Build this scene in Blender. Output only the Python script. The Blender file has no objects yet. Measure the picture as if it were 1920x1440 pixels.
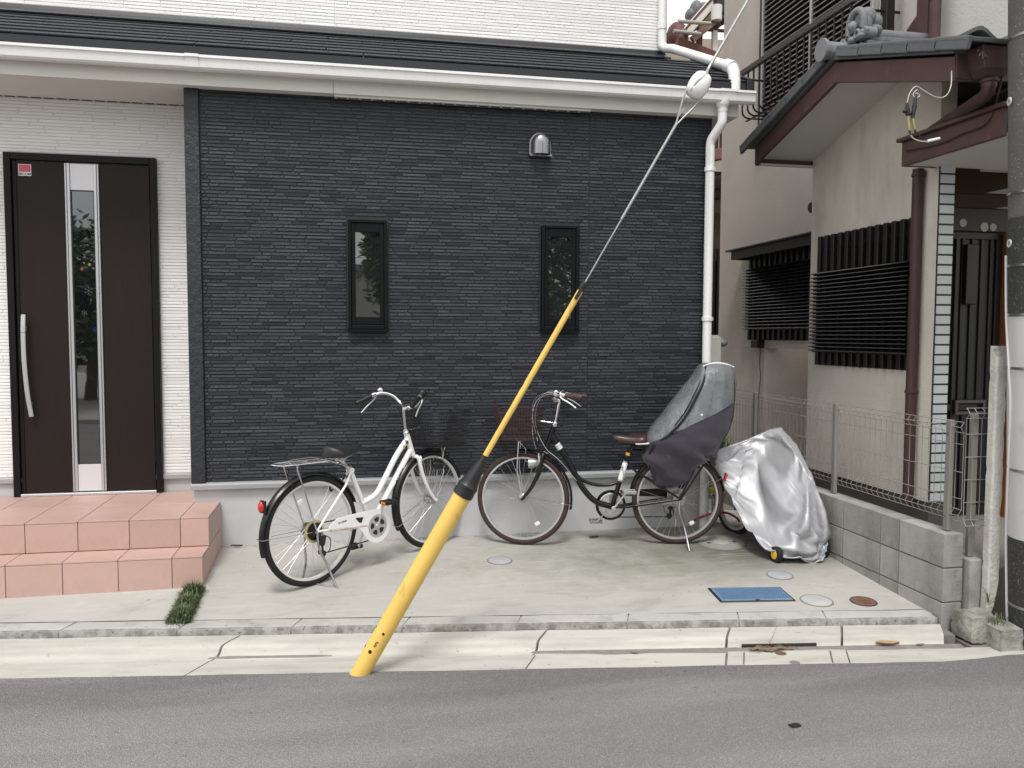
import bpy, bmesh, math, random
from math import sin, cos, pi, radians, sqrt, atan2, hypot
from mathutils import Vector, Matrix, noise as mnoise
R_ = random.Random(11)
S = bpy.context.scene
COL = S.collection

# ------------------------------------------------------------------ camera
cd = bpy.data.cameras.new('camera'); cam = bpy.data.objects.new('camera', cd); COL.objects.link(cam)
cd.sensor_width = 36.0; cd.lens = 1540.0 / 1920.0 * 36.0; cd.clip_start = 0.05; cd.clip_end = 600
rt = Vector((0.98136842, -0.19210511, 0.00341351)).normalized()
fw = Vector((0.19196689, 0.97960883, -0.05928952)); fw = (fw - rt * fw.dot(rt)).normalized()
up = rt.cross(fw)
cam.matrix_world = Matrix(((rt.x, up.x, -fw.x, 0.0), (rt.y, up.y, -fw.y, -6.0), (rt.z, up.z, -fw.z, 1.48), (0, 0, 0, 1)))
S.camera = cam

# ------------------------------------------------------------------ world, sun, exposure
SUN_EL, SUN_AZ = radians(60), radians(196)      # azimuth from +Y, clockwise
wd = bpy.data.worlds.new('World'); S.world = wd; wd.use_nodes = True
nt = wd.node_tree; nt.nodes.clear()
o_ = nt.nodes.new('ShaderNodeOutputWorld'); bg = nt.nodes.new('ShaderNodeBackground')
sk = nt.nodes.new('ShaderNodeTexSky'); sk.sky_type = 'NISHITA'; sk.sun_disc = False
sk.sun_elevation = SUN_EL; sk.sun_rotation = SUN_AZ; sk.air_density = 1.0; sk.dust_density = 3.0; sk.ozone_density = 1.0
hs = nt.nodes.new('ShaderNodeHueSaturation'); hs.inputs['Saturation'].default_value = 0.55
# a bright, broken overcast: cloud cover lifts the sky evenly
tc = nt.nodes.new('ShaderNodeTexCoord'); nz = nt.nodes.new('ShaderNodeTexNoise')
nz.inputs['Scale'].default_value = 2.2; nz.inputs['Detail'].default_value = 5
rp = nt.nodes.new('ShaderNodeValToRGB'); rp.color_ramp.elements[0].position = .38; rp.color_ramp.elements[1].position = .62
mx = nt.nodes.new('ShaderNodeMix'); mx.data_type = 'RGBA'
mx.inputs[7].default_value = (10.8, 10.65, 10.45, 1)
nt.links.new(tc.outputs['Generated'], nz.inputs['Vector']); nt.links.new(nz.outputs['Fac'], rp.inputs['Fac'])
nt.links.new(sk.outputs['Color'], hs.inputs['Color']); nt.links.new(hs.outputs['Color'], mx.inputs[6])
nt.links.new(rp.outputs['Color'], mx.inputs[0]); nt.links.new(mx.outputs[2], bg.inputs['Color'])
bg.inputs['Strength'].default_value = 0.10
nt.links.new(bg.outputs[0], o_.inputs[0])
sl = bpy.data.lights.new('sun', 'SUN'); sl.energy = 1.5; sl.angle = radians(16); sl.color = (1.0, .975, .94)
so = bpy.data.objects.new('sun', sl); COL.objects.link(so)
sd = Vector((sin(SUN_AZ) * cos(SUN_EL), cos(SUN_AZ) * cos(SUN_EL), sin(SUN_EL)))
so.rotation_euler = sd.to_track_quat('Z', 'Y').to_euler(); so.location = (0, -8, 12)
S.view_settings.view_transform = 'Standard'; S.view_settings.look = 'None'
S.view_settings.exposure = 0.68; S.view_settings.gamma = 1.0; S.view_settings.use_curve_mapping = False
S.cycles.max_bounces = 8; S.cycles.transparent_max_bounces = 12

# ------------------------------------------------------------------ helpers
ORG = {}
def props(o, label=None, cat=None, group=None, kind=None):
    if label: o['label'] = label
    if cat: o['category'] = cat
    if group: o['group'] = group
    if kind: o['kind'] = kind
    return o
def thing(name, label=None, cat=None, loc=(0, 0, 0), rotz=0.0, group=None, kind=None, world=True):
    o = bpy.data.objects.new(name, None); COL.objects.link(o)
    o.location = loc; o.rotation_euler = (0, 0, rotz); o.empty_display_size = .1
    if world: ORG[o.name] = Vector(loc)
    return props(o, label, cat, group, kind)
def root(o):
    while o.parent: o = o.parent
    return o
def org(p):
    return ORG.get(root(p).name, Vector((0, 0, 0))) if p else Vector((0, 0, 0))
def cr(P, n):
    """smooth open curve through the points, n steps per span"""
    P = [Vector(p) for p in P]; out = []
    for i in range(len(P) - 1):
        p0, p1, p2, p3 = P[max(i - 1, 0)], P[i], P[i + 1], P[min(i + 2, len(P) - 1)]
        for k in range(n):
            f = k / n
            out.append(.5 * ((2 * p1) + (p2 - p0) * f + (2 * p0 - 5 * p1 + 4 * p2 - p3) * f * f + (-p0 + 3 * p1 - 3 * p2 + p3) * f ** 3))
    out.append(P[-1]); return out
def arc(c, r, a0, a1, n, plane='xz', off=0.0):
    out = []
    for i in range(n + 1):
        a = a0 + (a1 - a0) * i / n
        if plane == 'xz': out.append((c[0] + r * cos(a), c[1] + off, c[2] + r * sin(a)))
        elif plane == 'yz': out.append((c[0] + off, c[1] + r * cos(a), c[2] + r * sin(a)))
        else: out.append((c[0] + r * cos(a), c[1] + r * sin(a), c[2] + off))
    return out
class MB:
    def __init__(s): s.v = []; s.f = []; s.m = []; s.t = []
    def add(s, vs, fs, mi=0, tone=.5):
        b = len(s.v); s.v += [tuple(v) for v in vs]
        for f in fs: s.f.append(tuple(b + i for i in f)); s.m.append(mi); s.t.append(tone)
        return s
    def box(s, a, b, mi=0, tone=.5):
        x0, y0, z0 = a; x1, y1, z1 = b
        return s.add([(x0, y0, z0), (x1, y0, z0), (x1, y1, z0), (x0, y1, z0), (x0, y0, z1), (x1, y0, z1), (x1, y1, z1), (x0, y1, z1)],
                     [(0, 3, 2, 1), (4, 5, 6, 7), (0, 1, 5, 4), (1, 2, 6, 5), (2, 3, 7, 6), (3, 0, 4, 7)], mi, tone)
    def obox(s, c, ex, ey, ez, mi=0):
        c = Vector(c); ex = Vector(ex); ey = Vector(ey); ez = Vector(ez)
        vs = [c + a * ex + b * ey + d * ez for d in (-1, 1) for a, b in ((-1, -1), (1, -1), (1, 1), (-1, 1))]
        return s.add(vs, [(0, 3, 2, 1), (4, 5, 6, 7), (0, 1, 5, 4), (1, 2, 6, 5), (2, 3, 7, 6), (3, 0, 4, 7)], mi)
    def bar(s, p, q, w, h, upv=(0, 0, 1), mi=0):
        p = Vector(p); q = Vector(q); d = q - p; L = d.length; d /= L
        sd_ = d.cross(Vector(upv)); 
        if sd_.length < 1e-4: sd_ = d.cross(Vector((1, 0, 0)))
        sd_.normalize(); u = sd_.cross(d)
        return s.obox((p + q) / 2, d * L / 2, sd_ * w / 2, u * h / 2, mi)
    def tube(s, pts, r, seg=8, closed=False, caps=True, mi=0):
        P = [Vector(p) for p in pts]; n = len(P)
        rs = [r] * n if not isinstance(r, (list, tuple)) else list(r)
        T = []
        for i in range(n):
            a = P[(i - 1) % n] if (closed or i > 0) else P[i]; b = P[(i + 1) % n] if (closed or i < n - 1) else P[i]
            t = b - a; T.append(t.normalized() if t.length > 1e-9 else Vector((0, 0, 1)))
        ref = Vector((0, 0, 1)) if abs(T[0].z) < .9 else Vector((1, 0, 0))
        N = (ref - T[0] * ref.dot(T[0])).normalized(); vs = []
        for i in range(n):
            N = (N - T[i] * N.dot(T[i])); N = N.normalized() if N.length > 1e-6 else Vector((1, 0, 0))
            B = T[i].cross(N)
            for k in range(seg):
                a = 2 * pi * k / seg; vs.append(P[i] + (N * cos(a) + B * sin(a)) * rs[i])
        fs = []
        m = n if closed else n - 1
        for i in range(m):
            j = (i + 1) % n
            for k in range(seg):
                k2 = (k + 1) % seg; fs.append((i * seg + k, i * seg + k2, j * seg + k2, j * seg + k))
        if caps and not closed:
            fs.append(tuple(range(seg - 1, -1, -1))); fs.append(tuple((n - 1) * seg + k for k in range(seg)))
        return s.add(vs, fs, mi)
    def strip(s, pts, w, h, side=(0, 1, 0), closed=False, mi=0):
        """flat bar swept along a path; w across (side), h along side x tangent"""
        P = [Vector(p) for p in pts]; n = len(P); sv = Vector(side).normalized(); vs = []
        for i in range(n):
            a = P[(i - 1) % n] if (closed or i > 0) else P[i]; b = P[(i + 1) % n] if (closed or i < n - 1) else P[i]
            t = (b - a).normalized(); u = sv.cross(t).normalized()
            vs += [P[i] + sv * w / 2 + u * h / 2, P[i] - sv * w / 2 + u * h / 2, P[i] - sv * w / 2 - u * h / 2, P[i] + sv * w / 2 - u * h / 2]
        fs = []
        for i in range(n if closed else n - 1):
            j = (i + 1) % n
            for k in range(4): fs.append((i * 4 + k, i * 4 + (k + 1) % 4, j * 4 + (k + 1) % 4, j * 4 + k))
        if not closed: fs += [(0, 1, 2, 3), tuple((n - 1) * 4 + k for k in (3, 2, 1, 0))]
        return s.add(vs, fs, mi)
    def prism(s, poly, axis, a, b, mi=0):
        n = len(poly)
        def mk(p, t): return {'x': (t, p[0], p[1]), 'y': (p[0], t, p[1]), 'z': (p[0], p[1], t)}[axis]
        vs = [mk(p, a) for p in poly] + [mk(p, b) for p in poly]
        fs = [tuple(range(n)), tuple(range(2 * n - 1, n - 1, -1))] + [(i, (i + 1) % n, n + (i + 1) % n, n + i) for i in range(n)]
        return s.add(vs, fs, mi)
    def lathe(s, prof, o=(0, 0, 0), axis=(0, 0, 1), seg=20, mi=0, cap=True):
        ax = Vector(axis).normalized(); ref = Vector((1, 0, 0)) if abs(ax.x) < .9 else Vector((0, 1, 0))
        u = (ref - ax * ref.dot(ax)).normalized(); w = ax.cross(u); o = Vector(o); vs = []
        for r, h in prof:
            for k in range(seg):
                a = 2 * pi * k / seg; vs.append(o + ax * h + (u * cos(a) + w * sin(a)) * r)
        fs = []
        for i in range(len(prof) - 1):
            for k in range(seg):
                k2 = (k + 1) % seg; fs.append((i * seg + k, i * seg + k2, (i + 1) * seg + k2, (i + 1) * seg + k))
        if cap:
            fs.append(tuple(range(seg - 1, -1, -1))); fs.append(tuple((len(prof) - 1) * seg + k for k in range(seg)))
        return s.add(vs, fs, mi)
    def sphere(s, c, r, seg=14, rings=8, mi=0):
        r = (r, r, r) if not isinstance(r, (tuple, list)) else r
        vs = [(c[0], c[1], c[2] - r[2])]
        for i in range(1, rings):
            a = -pi / 2 + pi * i / rings
            for k in range(seg):
                b = 2 * pi * k / seg; vs.append((c[0] + r[0] * cos(a) * cos(b), c[1] + r[1] * cos(a) * sin(b), c[2] + r[2] * sin(a)))
        vs.append((c[0], c[1], c[2] + r[2])); fs = []
        for k in range(seg):
            k2 = (k + 1) % seg
            fs.append((0, 1 + k2, 1 + k)); fs.append((len(vs) - 1, 1 + (rings - 2) * seg + k, 1 + (rings - 2) * seg + k2))
            for i in range(rings - 2): fs.append((1 + i * seg + k, 1 + i * seg + k2, 1 + (i + 1) * seg + k2, 1 + (i + 1) * seg + k))
        return s.add(vs, fs, mi)
    def mesh(s, name, mats, off=Vector((0, 0, 0)), smooth=None, bevel=0.0, bseg=1, tone=False, recalc=True):
        me = bpy.data.meshes.new(name)
        me.from_pydata([(v[0] - off.x, v[1] - off.y, v[2] - off.z) for v in s.v], [], s.f)
        if not isinstance(mats, (list, tuple)): mats = [mats]
        for m in mats: me.materials.append(m)
        if len(mats) > 1: me.polygons.foreach_set('material_index', s.m)
        if tone:
            a = me.attributes.new('tone', 'FLOAT', 'FACE'); a.data.foreach_set('value', s.t)
        if recalc or bevel:
            bm = bmesh.new(); bm.from_mesh(me)
            bmesh.ops.recalc_face_normals(bm, faces=bm.faces)
            if bevel:
                es = [e for e in bm.edges if len(e.link_faces) == 2 and e.calc_face_angle(0) > .5]
                bmesh.ops.bevel(bm, geom=es, offset=bevel, segments=bseg, affect='EDGES', clamp_overlap=True, profile=.6)
            bm.to_mesh(me); bm.free()
        if smooth:
            me.polygons.foreach_set('use_smooth', [True] * len(me.polygons))
            me.set_sharp_from_angle(angle=radians(smooth))
        me.update(); return me
    def build(s, name, mats, parent=None, **k):
        me = s.mesh(name, mats, off=org(parent), **k)
        return link(name, me, parent)
def link(name, me, parent=None, loc=None):
    o = bpy.data.objects.new(name, me); COL.objects.link(o); o.parent = parent
    if loc is not None: o.location = Vector(loc) - org(parent)
    return o
def text(name, body, size, mat, parent, loc, rot, depth=.0006, bold=0.0, squash=1.0):
    c = bpy.data.curves.new(name, 'FONT'); c.body = body; c.size = size; c.extrude = depth; c.align_x = 'CENTER'; c.align_y = 'CENTER'; c.offset = bold
    t = bpy.data.objects.new(name, c); COL.objects.link(t)
    me = bpy.data.meshes.new_from_object(t.evaluated_get(bpy.context.evaluated_depsgraph_get()))
    bpy.data.objects.remove(t); me.materials.clear(); me.materials.append(mat); me.name = name
    o = link(name, me, parent, loc); o.rotation_euler = rot; o.scale = (squash, 1, 1); return o

# ------------------------------------------------------------------ materials
class NT:
    def __init__(s, name):
        s.m = bpy.data.materials.new(name); s.m.use_nodes = True; s.t = s.m.node_tree; s.n = s.t.nodes
        s.b = s.n['Principled BSDF']; s.out = s.n['Material Output']
    def new(s, k, **p):
        n = s.n.new(k)
        for a, v in p.items():
            if a.startswith('i_'): n.inputs[a[2:]].default_value = v
            else: setattr(n, a, v)
        return n
    def l(s, a, b): s.t.links.new(a, b)
    def math(s, op, a, b=None, c=None, clamp=False):
        n = s.n.new('ShaderNodeMath'); n.operation = op; n.use_clamp = clamp
        for i, x in enumerate((a, b, c)):
            if x is None: continue
            if isinstance(x, (int, float)): n.inputs[i].default_value = x
            else: s.l(x, n.inputs[i])
        return n.outputs[0]
    def noise(s, scale, detail=4, rough=.55, vec=None, dist=0.0):
        n = s.new('ShaderNodeTexNoise'); n.inputs['Scale'].default_value = scale; n.inputs['Detail'].default_value = detail
        n.inputs['Roughness'].default_value = rough; n.inputs['Distortion'].default_value = dist
        s.l(vec if vec is not None else s.vec(), n.inputs['Vector']); return n.outputs['Fac']
    def vec(s, mapping=None):
        if not hasattr(s, '_v'): s._v = s.new('ShaderNodeTexCoord').outputs['Object']
        if mapping:
            m = s.new('ShaderNodeMapping'); m.inputs['Scale'].default_value = mapping; s.l(s._v, m.inputs['Vector']); return m.outputs[0]
        return s._v
    def ramp(s, fac, lo, hi):
        n = s.new('ShaderNodeMapRange'); n.inputs[1].default_value = lo; n.inputs[2].default_value = hi; n.clamp = True
        s.l(fac, n.inputs[0]); return n.outputs[0]
    def mix(s, fac, a, b):
        n = s.new('ShaderNodeMix', data_type='RGBA')
        for i, x in ((0, fac), (6, a), (7, b)):
            if isinstance(x, (int, float)): n.inputs[i].default_value = x
            elif isinstance(x, tuple): n.inputs[i].default_value = (*x, 1) if len(x) == 3 else x
            else: s.l(x, n.inputs[i])
        return n.outputs[2]
    def val(s, col, fac):
        n = s.new('ShaderNodeHueSaturation'); s.l(fac, n.inputs['Value'])
        if isinstance(col, tuple): n.inputs['Color'].default_value = (*col, 1)
        else: s.l(col, n.inputs['Color'])
        return n.outputs[0]
    def bump(s, h, strength, dist=.01, prev=None):
        n = s.new('ShaderNodeBump'); n.inputs['Strength'].default_value = strength; n.inputs['Distance'].default_value = dist
        s.l(h, n.inputs['Height'])
        if prev is not None: s.l(prev, n.inputs['Normal'])
        return n.outputs[0]
def pm(name, col, rough=.6, metal=0.0, var=0.0, vs=6.0, rnd=0.0, bump=0.0, bs=120.0, bd=.002, stain=None, stain2=None, rvar=0.0, ior=None, coat=0.0, vmap=None, tone=0.0, trans=0.0, spec=None):
    t = NT(name); c = col
    if var or rnd or tone:
        f = None
        if var:
            n1 = t.noise(vs, 5, .6, t.vec(vmap)); f = t.math('MULTIPLY_ADD', n1, 2.4 * var, 1 - 1.2 * var)
        if rnd:
            oi = t.new('ShaderNodeObjectInfo'); g = t.math('MULTIPLY_ADD', oi.outputs['Random'], 2 * rnd, 1 - rnd)
            f = g if f is None else t.math('MULTIPLY', f, g)
        if tone:
            a = t.new('ShaderNodeAttribute', attribute_name='tone'); g = t.math('MULTIPLY_ADD', a.outputs['Fac'], 2 * tone, 1 - tone)
            f = g if f is None else t.math('MULTIPLY', f, g)
        c = t.val(c, f)
    for st in (stain, stain2):
        if st:
            sc, ss, lo, hi, amt = st[:5]
            n2 = t.noise(ss, 6, .62, t.vec(st[5]) if len(st) > 5 else None)
            c = t.mix(t.math('MULTIPLY', t.ramp(n2, lo, hi), amt), c, sc)
    if isinstance(c, tuple): t.b.inputs['Base Color'].default_value = (*c, 1)
    else: t.l(c, t.b.inputs['Base Color'])
    t.b.inputs['Roughness'].default_value = rough; t.b.inputs['Metallic'].default_value = metal
    if rvar:
        n3 = t.noise(vs * 2.3, 4); t.l(t.math('MULTIPLY_ADD', n3, 2 * rvar, rough - rvar, True), t.b.inputs['Roughness'])
    if ior: t.b.inputs['IOR'].default_value = ior
    if coat: t.b.inputs['Coat Weight'].default_value = coat; t.b.inputs['Coat Roughness'].default_value = .12
    if trans: t.b.inputs['Transmission Weight'].default_value = trans
    if spec is not None: t.b.inputs['Specular IOR Level'].default_value = spec
    if bump: t.l(t.bump(t.noise(bs, 5, .6), bump, bd), t.b.inputs['Normal'])
    return t.m
M = {}
M['dark_board'] = pm('dark_board', (.014, .016, .021), .55, var=.12, bump=.3, bs=200)
def siding_dark():
    t = NT('dark_cladding')
    a = t.new('ShaderNodeAttribute', attribute_name='tone').outputs['Fac']
    n = t.noise(9, 4, .6, t.vec((1, 1, 3)))
    f = t.math('MULTIPLY', t.math('MULTIPLY_ADD', a, .64, .68), t.math('MULTIPLY_ADD', n, .7, .62))
    t.l(t.val((.0295, .0322, .0410), f), t.b.inputs['Base Color'])
    t.l(t.math('MULTIPLY_ADD', a, .16, .44), t.b.inputs['Roughness'])
    rough = t.ramp(a, .45, .6)
    h = t.math('MULTIPLY', t.noise(70, 4, .6, t.vec((1, 1, 1.6)), .6), rough)
    t.l(t.bump(h, .9, .008), t.b.inputs['Normal'])
    return t.m
M['cladding'] = siding_dark()
M['dark_trim'] = pm('dark_trim', (.017, .020, .023), .5, var=.2, vs=14, bump=.9, bs=26, bd=.012)
M['white_siding'] = pm('white_siding', (.82, .818, .805), .55, var=.03, tone=.035, bump=.25, bs=150, bd=.0015)
M['white_board'] = pm('white_board', (.60, .595, .575), .6)
M['pvc'] = pm('pvc', (.78, .78, .765), .36, var=.04, vs=3, coat=.12, stain=((.58, .57, .53), 7, .52, .78, .3, (5, 5, .35)), stain2=((.60, .59, .55), 2.2, .5, .8, .4))
M['fascia'] = pm('fascia', (.62, .61, .56), .6, var=.05, vs=5, bump=.15, bs=90, stain=((.45, .43, .38), 3, .58, .8, .35))
M['soffit'] = pm('soffit', (.66, .64, .585), .7, var=.03)
M['slot'] = pm('slot', (.02, .02, .02), .9)
M['slate'] = pm('slate', (.019, .021, .027), .55, spec=.3, var=.25, vs=20, rnd=.22, bump=.5, bs=260, bd=.002)
M['roof_metal'] = pm('roof_metal', (.012, .0135, .018), .4, var=.1)
M['foundation'] = pm('foundation', (.50, .505, .51), .75, var=.07, vs=2.2, bump=.2, bs=60, stain=((.30, .30, .29), 1.6, .56, .8, .4), stain2=((.62, .62, .62), 3.2, .56, .72, .5))
M['flashing'] = pm('flashing', (.40, .41, .42), .4, metal=.3, var=.05)
M['door_brown'] = pm('door_brown', (.0165, .0112, .0095), .5, spec=.22, var=.35, vs=2.0, vmap=(60, 60, 1.2), bump=.15, bs=90)
M['frame_brown'] = pm('frame_brown', (.008, .0065, .0065), .45, var=.08, spec=.2)
M['alu'] = pm('alu', (.62, .62, .63), .34, metal=.75, var=.03, vs=3)
M['alu_white'] = pm('alu_white', (.68, .67, .68), .4, metal=.25)
M['steel'] = pm('steel', (.42, .42, .43), .3, metal=.95, var=.1, vs=14, rvar=.12)
M['chrome'] = pm('chrome', (.68, .68, .69), .2, metal=1.0, var=.05, rvar=.06)
M['black_frame'] = pm('black_frame', (.0035, .004, .005), .5, var=.08, spec=.18)
def glass(name, tint=(.012, .014, .015), ior=2.35):
    t = NT(name); t.b.inputs['Base Color'].default_value = (*tint, 1); t.b.inputs['Roughness'].default_value = .015
    t.b.inputs['IOR'].default_value = ior
    t.l(t.bump(t.noise(3.0, 2), .02, .02), t.b.inputs['Normal']); return t.m
M['glass'] = glass('window_glass'); M['door_glass'] = glass('door_glass', (.006, .007, .008), 2.6)
M['red'] = pm('red', (.55, .05, .07), .45, var=.05); M['white'] = pm('white', (.78, .78, .77), .45, var=.03)
M['black'] = pm('black', (.012, .012, .013), .45, var=.1); M['ink'] = pm('ink', (.02, .02, .03), .6)
M['yellow_star'] = pm('yellow_star', (.30, .24, .09), .7, spec=.1); M['orange_star'] = pm('orange_star', (.27, .085, .04), .7, spec=.1)
M['snow'] = pm('snow', (.22, .23, .24), .7, spec=.1); M['blue_snow'] = pm('blue_snow', (.05, .10, .24), .7, spec=.1)
M['tile'] = pm('tile', (.49, .328, .28), .52, var=.06, vs=5, rnd=.07, bump=.2, bs=230, bd=.001, stain=((.33, .225, .19), 3.5, .46, .75, .55), stain2=((.55, .37, .31), 6, .55, .75, .4))
M['grout'] = pm('grout', (.16, .12, .10), .9)

# ---- lot surface
KS = -0.141
def kline(X, y0=-1.41): return y0 + KS * X
def gz(X, Y):
    return -.015 - .10 * (Y / kline(X)) if Y < 0 else -.015
def concrete_lot():
    t = NT('lot_concrete'); v = t.vec()
    f = t.math('MULTIPLY_ADD', t.noise(1.3, 6, .62), .34, .84)
    f = t.math('MULTIPLY', f, t.math('MULTIPLY_ADD', t.noise(220, 3, .6), .26, .87))
    c = t.val((.405, .392, .360), f)
    # trowel marks and damp blotches
    c = t.mix(t.math('MULTIPLY', t.ramp(t.noise(2.6, 7, .65, t.vec((1, 2.2, 1)), .6), .52, .72), .55), c, (.265, .26, .235))
    c = t.mix(t.math('MULTIPLY', t.ramp(t.noise(5.5, 6, .6, None, .3), .60, .78), .5), c, (.52, .505, .465))
    # algae from the damp corner by the downpipe; shade painted in under the cover
    def spot(x, y, r0, r1, ns, lo, hi, amt, col, c):
        d = t.new('ShaderNodeVectorMath', operation='DISTANCE'); m = t.new('ShaderNodeMapping')
        m.inputs['Scale'].default_value = (1, 1.5, 0); t.l(v, m.inputs['Vector']); t.l(m.outputs[0], d.inputs[0]); d.inputs[1].default_value = (x, y * 1.5, 0)
        g = t.ramp(d.outputs['Value'], r1, r0)
        n = t.ramp(t.noise(ns, 7, .68, None, .4), lo, hi)
        return t.mix(t.math('MULTIPLY', t.math('MULTIPLY', g, n), amt), c, col)
    c = spot(1.95, -.62, .15, 1.15, 4.5, .38, .62, .75, (.185, .185, .125), c)
    c = spot(2.45, -.40, .45, 1.55, 2.2, .22, .58, .80, (.150, .149, .118), c)
    c = spot(2.95, -.60, .3, .85, 3.5, .2, .5, .8, (.085, .085, .068), c)  # damp patch, darkened to paint in the contact shade under the silver cover
    c = spot(1.3, -.25, .1, .9, 3.0, .35, .65, .55, (.22, .215, .185), c)
    c = spot(.1, -.55, .1, .8, 2.5, .38, .66, .5, (.24, .235, .205), c)
    c = spot(2.2, -1.15, .1, .9, 3.0, .40, .68, .45, (.24, .23, .19), c)
    c = spot(.85, -.72, .05, .75, 5, .42, .68, .6, (.22, .215, .15), c)
    c = spot(-.2, -1.0, .1, .6, 5, .45, .7, .5, (.26, .255, .23), c)
    # black grime line where the wall meets the slab, specks
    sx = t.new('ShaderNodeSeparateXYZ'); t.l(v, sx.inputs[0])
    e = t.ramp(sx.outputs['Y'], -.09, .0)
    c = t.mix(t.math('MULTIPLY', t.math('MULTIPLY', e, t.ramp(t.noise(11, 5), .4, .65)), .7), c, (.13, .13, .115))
    c = t.mix(t.math('MULTIPLY', t.ramp(t.noise(38, 2, .5), .71, .76), .7), c, (.12, .115, .10))
    wv = t.noise(3.2, 5, .6, t.vec((.5, 9, 1)), .8); c = t.mix(t.math('MULTIPLY', t.ramp(wv, .55, .63), .22), c, (.50, .485, .445))      # broom and trowel strokes
    vc = t.new('ShaderNodeTexVoronoi', feature='DISTANCE_TO_EDGE'); vc.inputs['Scale'].default_value = .75; nd = t.new('ShaderNodeVectorMath', operation='MULTIPLY_ADD'); nn3 = t.new('ShaderNodeTexNoise'); nn3.inputs['Scale'].default_value = 3; t.l(v, nn3.inputs['Vector'])
    t.l(nn3.outputs['Color'], nd.inputs[0]); nd.inputs[1].default_value = (.45, .45, 0); t.l(v, nd.inputs[2]); t.l(nd.outputs[0], vc.inputs['Vector'])
    c = t.mix(t.math('MULTIPLY', t.math('MULTIPLY', t.ramp(vc.outputs['Distance'], .0035, .001), t.ramp(t.noise(1.1, 2), .60, .66)), .25), c, (.2, .195, .18))
    t.l(c, t.b.inputs['Base Color']); t.b.inputs['Roughness'].default_value = .82
    b = t.bump(t.noise(160, 4, .6), .35, .002); t.l(t.bump(t.noise(7, 5, .55), .25, .008, b), t.b.inputs['Normal'])
    return t.m
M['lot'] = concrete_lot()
b = MB(); NX, NY = 44, 12; xs = [-4.0 + 7.28 * i / NX for i in range(NX + 1)]
for j in range(NY + 1):
    for x in xs:
        y1 = kline(x, -1.37); y = .5 + (y1 - .5) * j / NY; b.v.append((x, y, gz(x, y) + .003 * mnoise.noise((x * 1.7, y * 2, 0))))
for j in range(NY):
    for i in range(NX): b.f.append((j * (NX + 1) + i, j * (NX + 1) + i + 1, (j + 1) * (NX + 1) + i + 1, (j + 1) * (NX + 1) + i)); b.m.append(0); b.t.append(.5)
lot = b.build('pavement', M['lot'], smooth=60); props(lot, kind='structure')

# ---- asphalt road
def asphalt():
    t = NT('asphalt'); v = t.vec()
    f = t.math('MULTIPLY_ADD', t.noise(.9, 5, .6), .26, .87)
    c = t.val((.180, .174, .171), f)
    c = t.mix(t.math('MULTIPLY', t.ramp(t.noise(2.2, 6, .6, t.vec((.45, 1.4, 1))), .48, .68), .5), c, (.172, .169, .166))
    sp = t.new('ShaderNodeSeparateXYZ'); t.l(v, sp.inputs[0]); dk_ = t.math('ADD', sp.outputs['Y'], t.math('MULTIPLY', sp.outputs['X'], .141))
    dk_ = t.math('ADD', dk_, t.math('MULTIPLY_ADD', t.noise(3.5, 5, .6), .22, -.11))
    c = t.mix(t.math('MULTIPLY', t.ramp(dk_, -2.32, -2.20), .55), c, (.118, .116, .115))      # darker strip relaid along the gutter
    c = t.mix(t.math('MULTIPLY', t.ramp(t.noise(1.1, 4, .5, t.vec((.4, 2.2, 1))), .48, .66), .7), c, (.235, .23, .225))
    vc = t.new('ShaderNodeTexVoronoi', feature='DISTANCE_TO_EDGE'); vc.inputs['Scale'].default_value = 1.3; nd = t.new('ShaderNodeVectorMath', operation='MULTIPLY_ADD'); nn3 = t.new('ShaderNodeTexNoise'); nn3.inputs['Scale'].default_value = 4; t.l(v, nn3.inputs['Vector'])
    t.l(nn3.outputs['Color'], nd.inputs[0]); nd.inputs[1].default_value = (.35, .35, 0); t.l(v, nd.inputs[2]); t.l(nd.outputs[0], vc.inputs['Vector'])
    c = t.mix(t.math('MULTIPLY', t.math('MULTIPLY', t.ramp(vc.outputs['Distance'], .007, .002), t.ramp(t.noise(.8, 2), .60, .66)), .35), c, (.10, .10, .10))
    vo = t.new('ShaderNodeTexVoronoi'); vo.inputs['Scale'].default_value = 150; t.l(v, vo.inputs['Vector'])
    c = t.val(c, t.math('MULTIPLY_ADD', vo.outputs['Distance'], .7, .66))
    n1 = t.noise(190, 2, .5); c = t.mix(t.math('MULTIPLY', t.ramp(n1, .64, .71), .5), c, (.55, .54, .52))
    c = t.mix(t.math('MULTIPLY', t.ramp(t.noise(120, 2, .5), .66, .74), .6), c, (.055, .055, .055))
    c = t.mix(t.math('MULTIPLY', t.ramp(t.noise(26, 3, .5), .68, .74), .5), c, (.07, .07, .07))
    t.l(c, t.b.inputs['Base Color']); t.b.inputs['Roughness'].default_value = .85
    h = t.math('ADD', vo.outputs['Distance'], t.noise(90, 3, .6))
    t.l(t.bump(h, .8, .006), t.b.inputs['Normal']); return t.m
M['asphalt'] = asphalt()
b = MB(); n = 60
xs = [-70] + [-6 + 12.0 * i / n for i in range(n + 1)] + [70]
for x in xs:
    w = .012 * mnoise.noise((x * 3.1, 0, 3)) + .006 * mnoise.noise((x * 11, 0, 1))
    bul = .08 * max(0, min(1, (x - 3.05) / .4)) if -6 < x < 6 else 0
    b.v.append((x, kline(x, -1.925) + w + bul, -.1985)); b.v.append((x, kline(x, -2.3), -.196)); b.v.append((x, -9.6 if abs(x) < 7 else -9.6, -.19))
for i in range(len(xs) - 1):
    for k in range(2): b.f.append((i * 3 + k, (i + 1) * 3 + k, (i + 1) * 3 + k + 1, i * 3 + k + 1)); b.m.append(0); b.t.append(0)
road = b.build('road', M['asphalt']); props(road, kind='structure')
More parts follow.
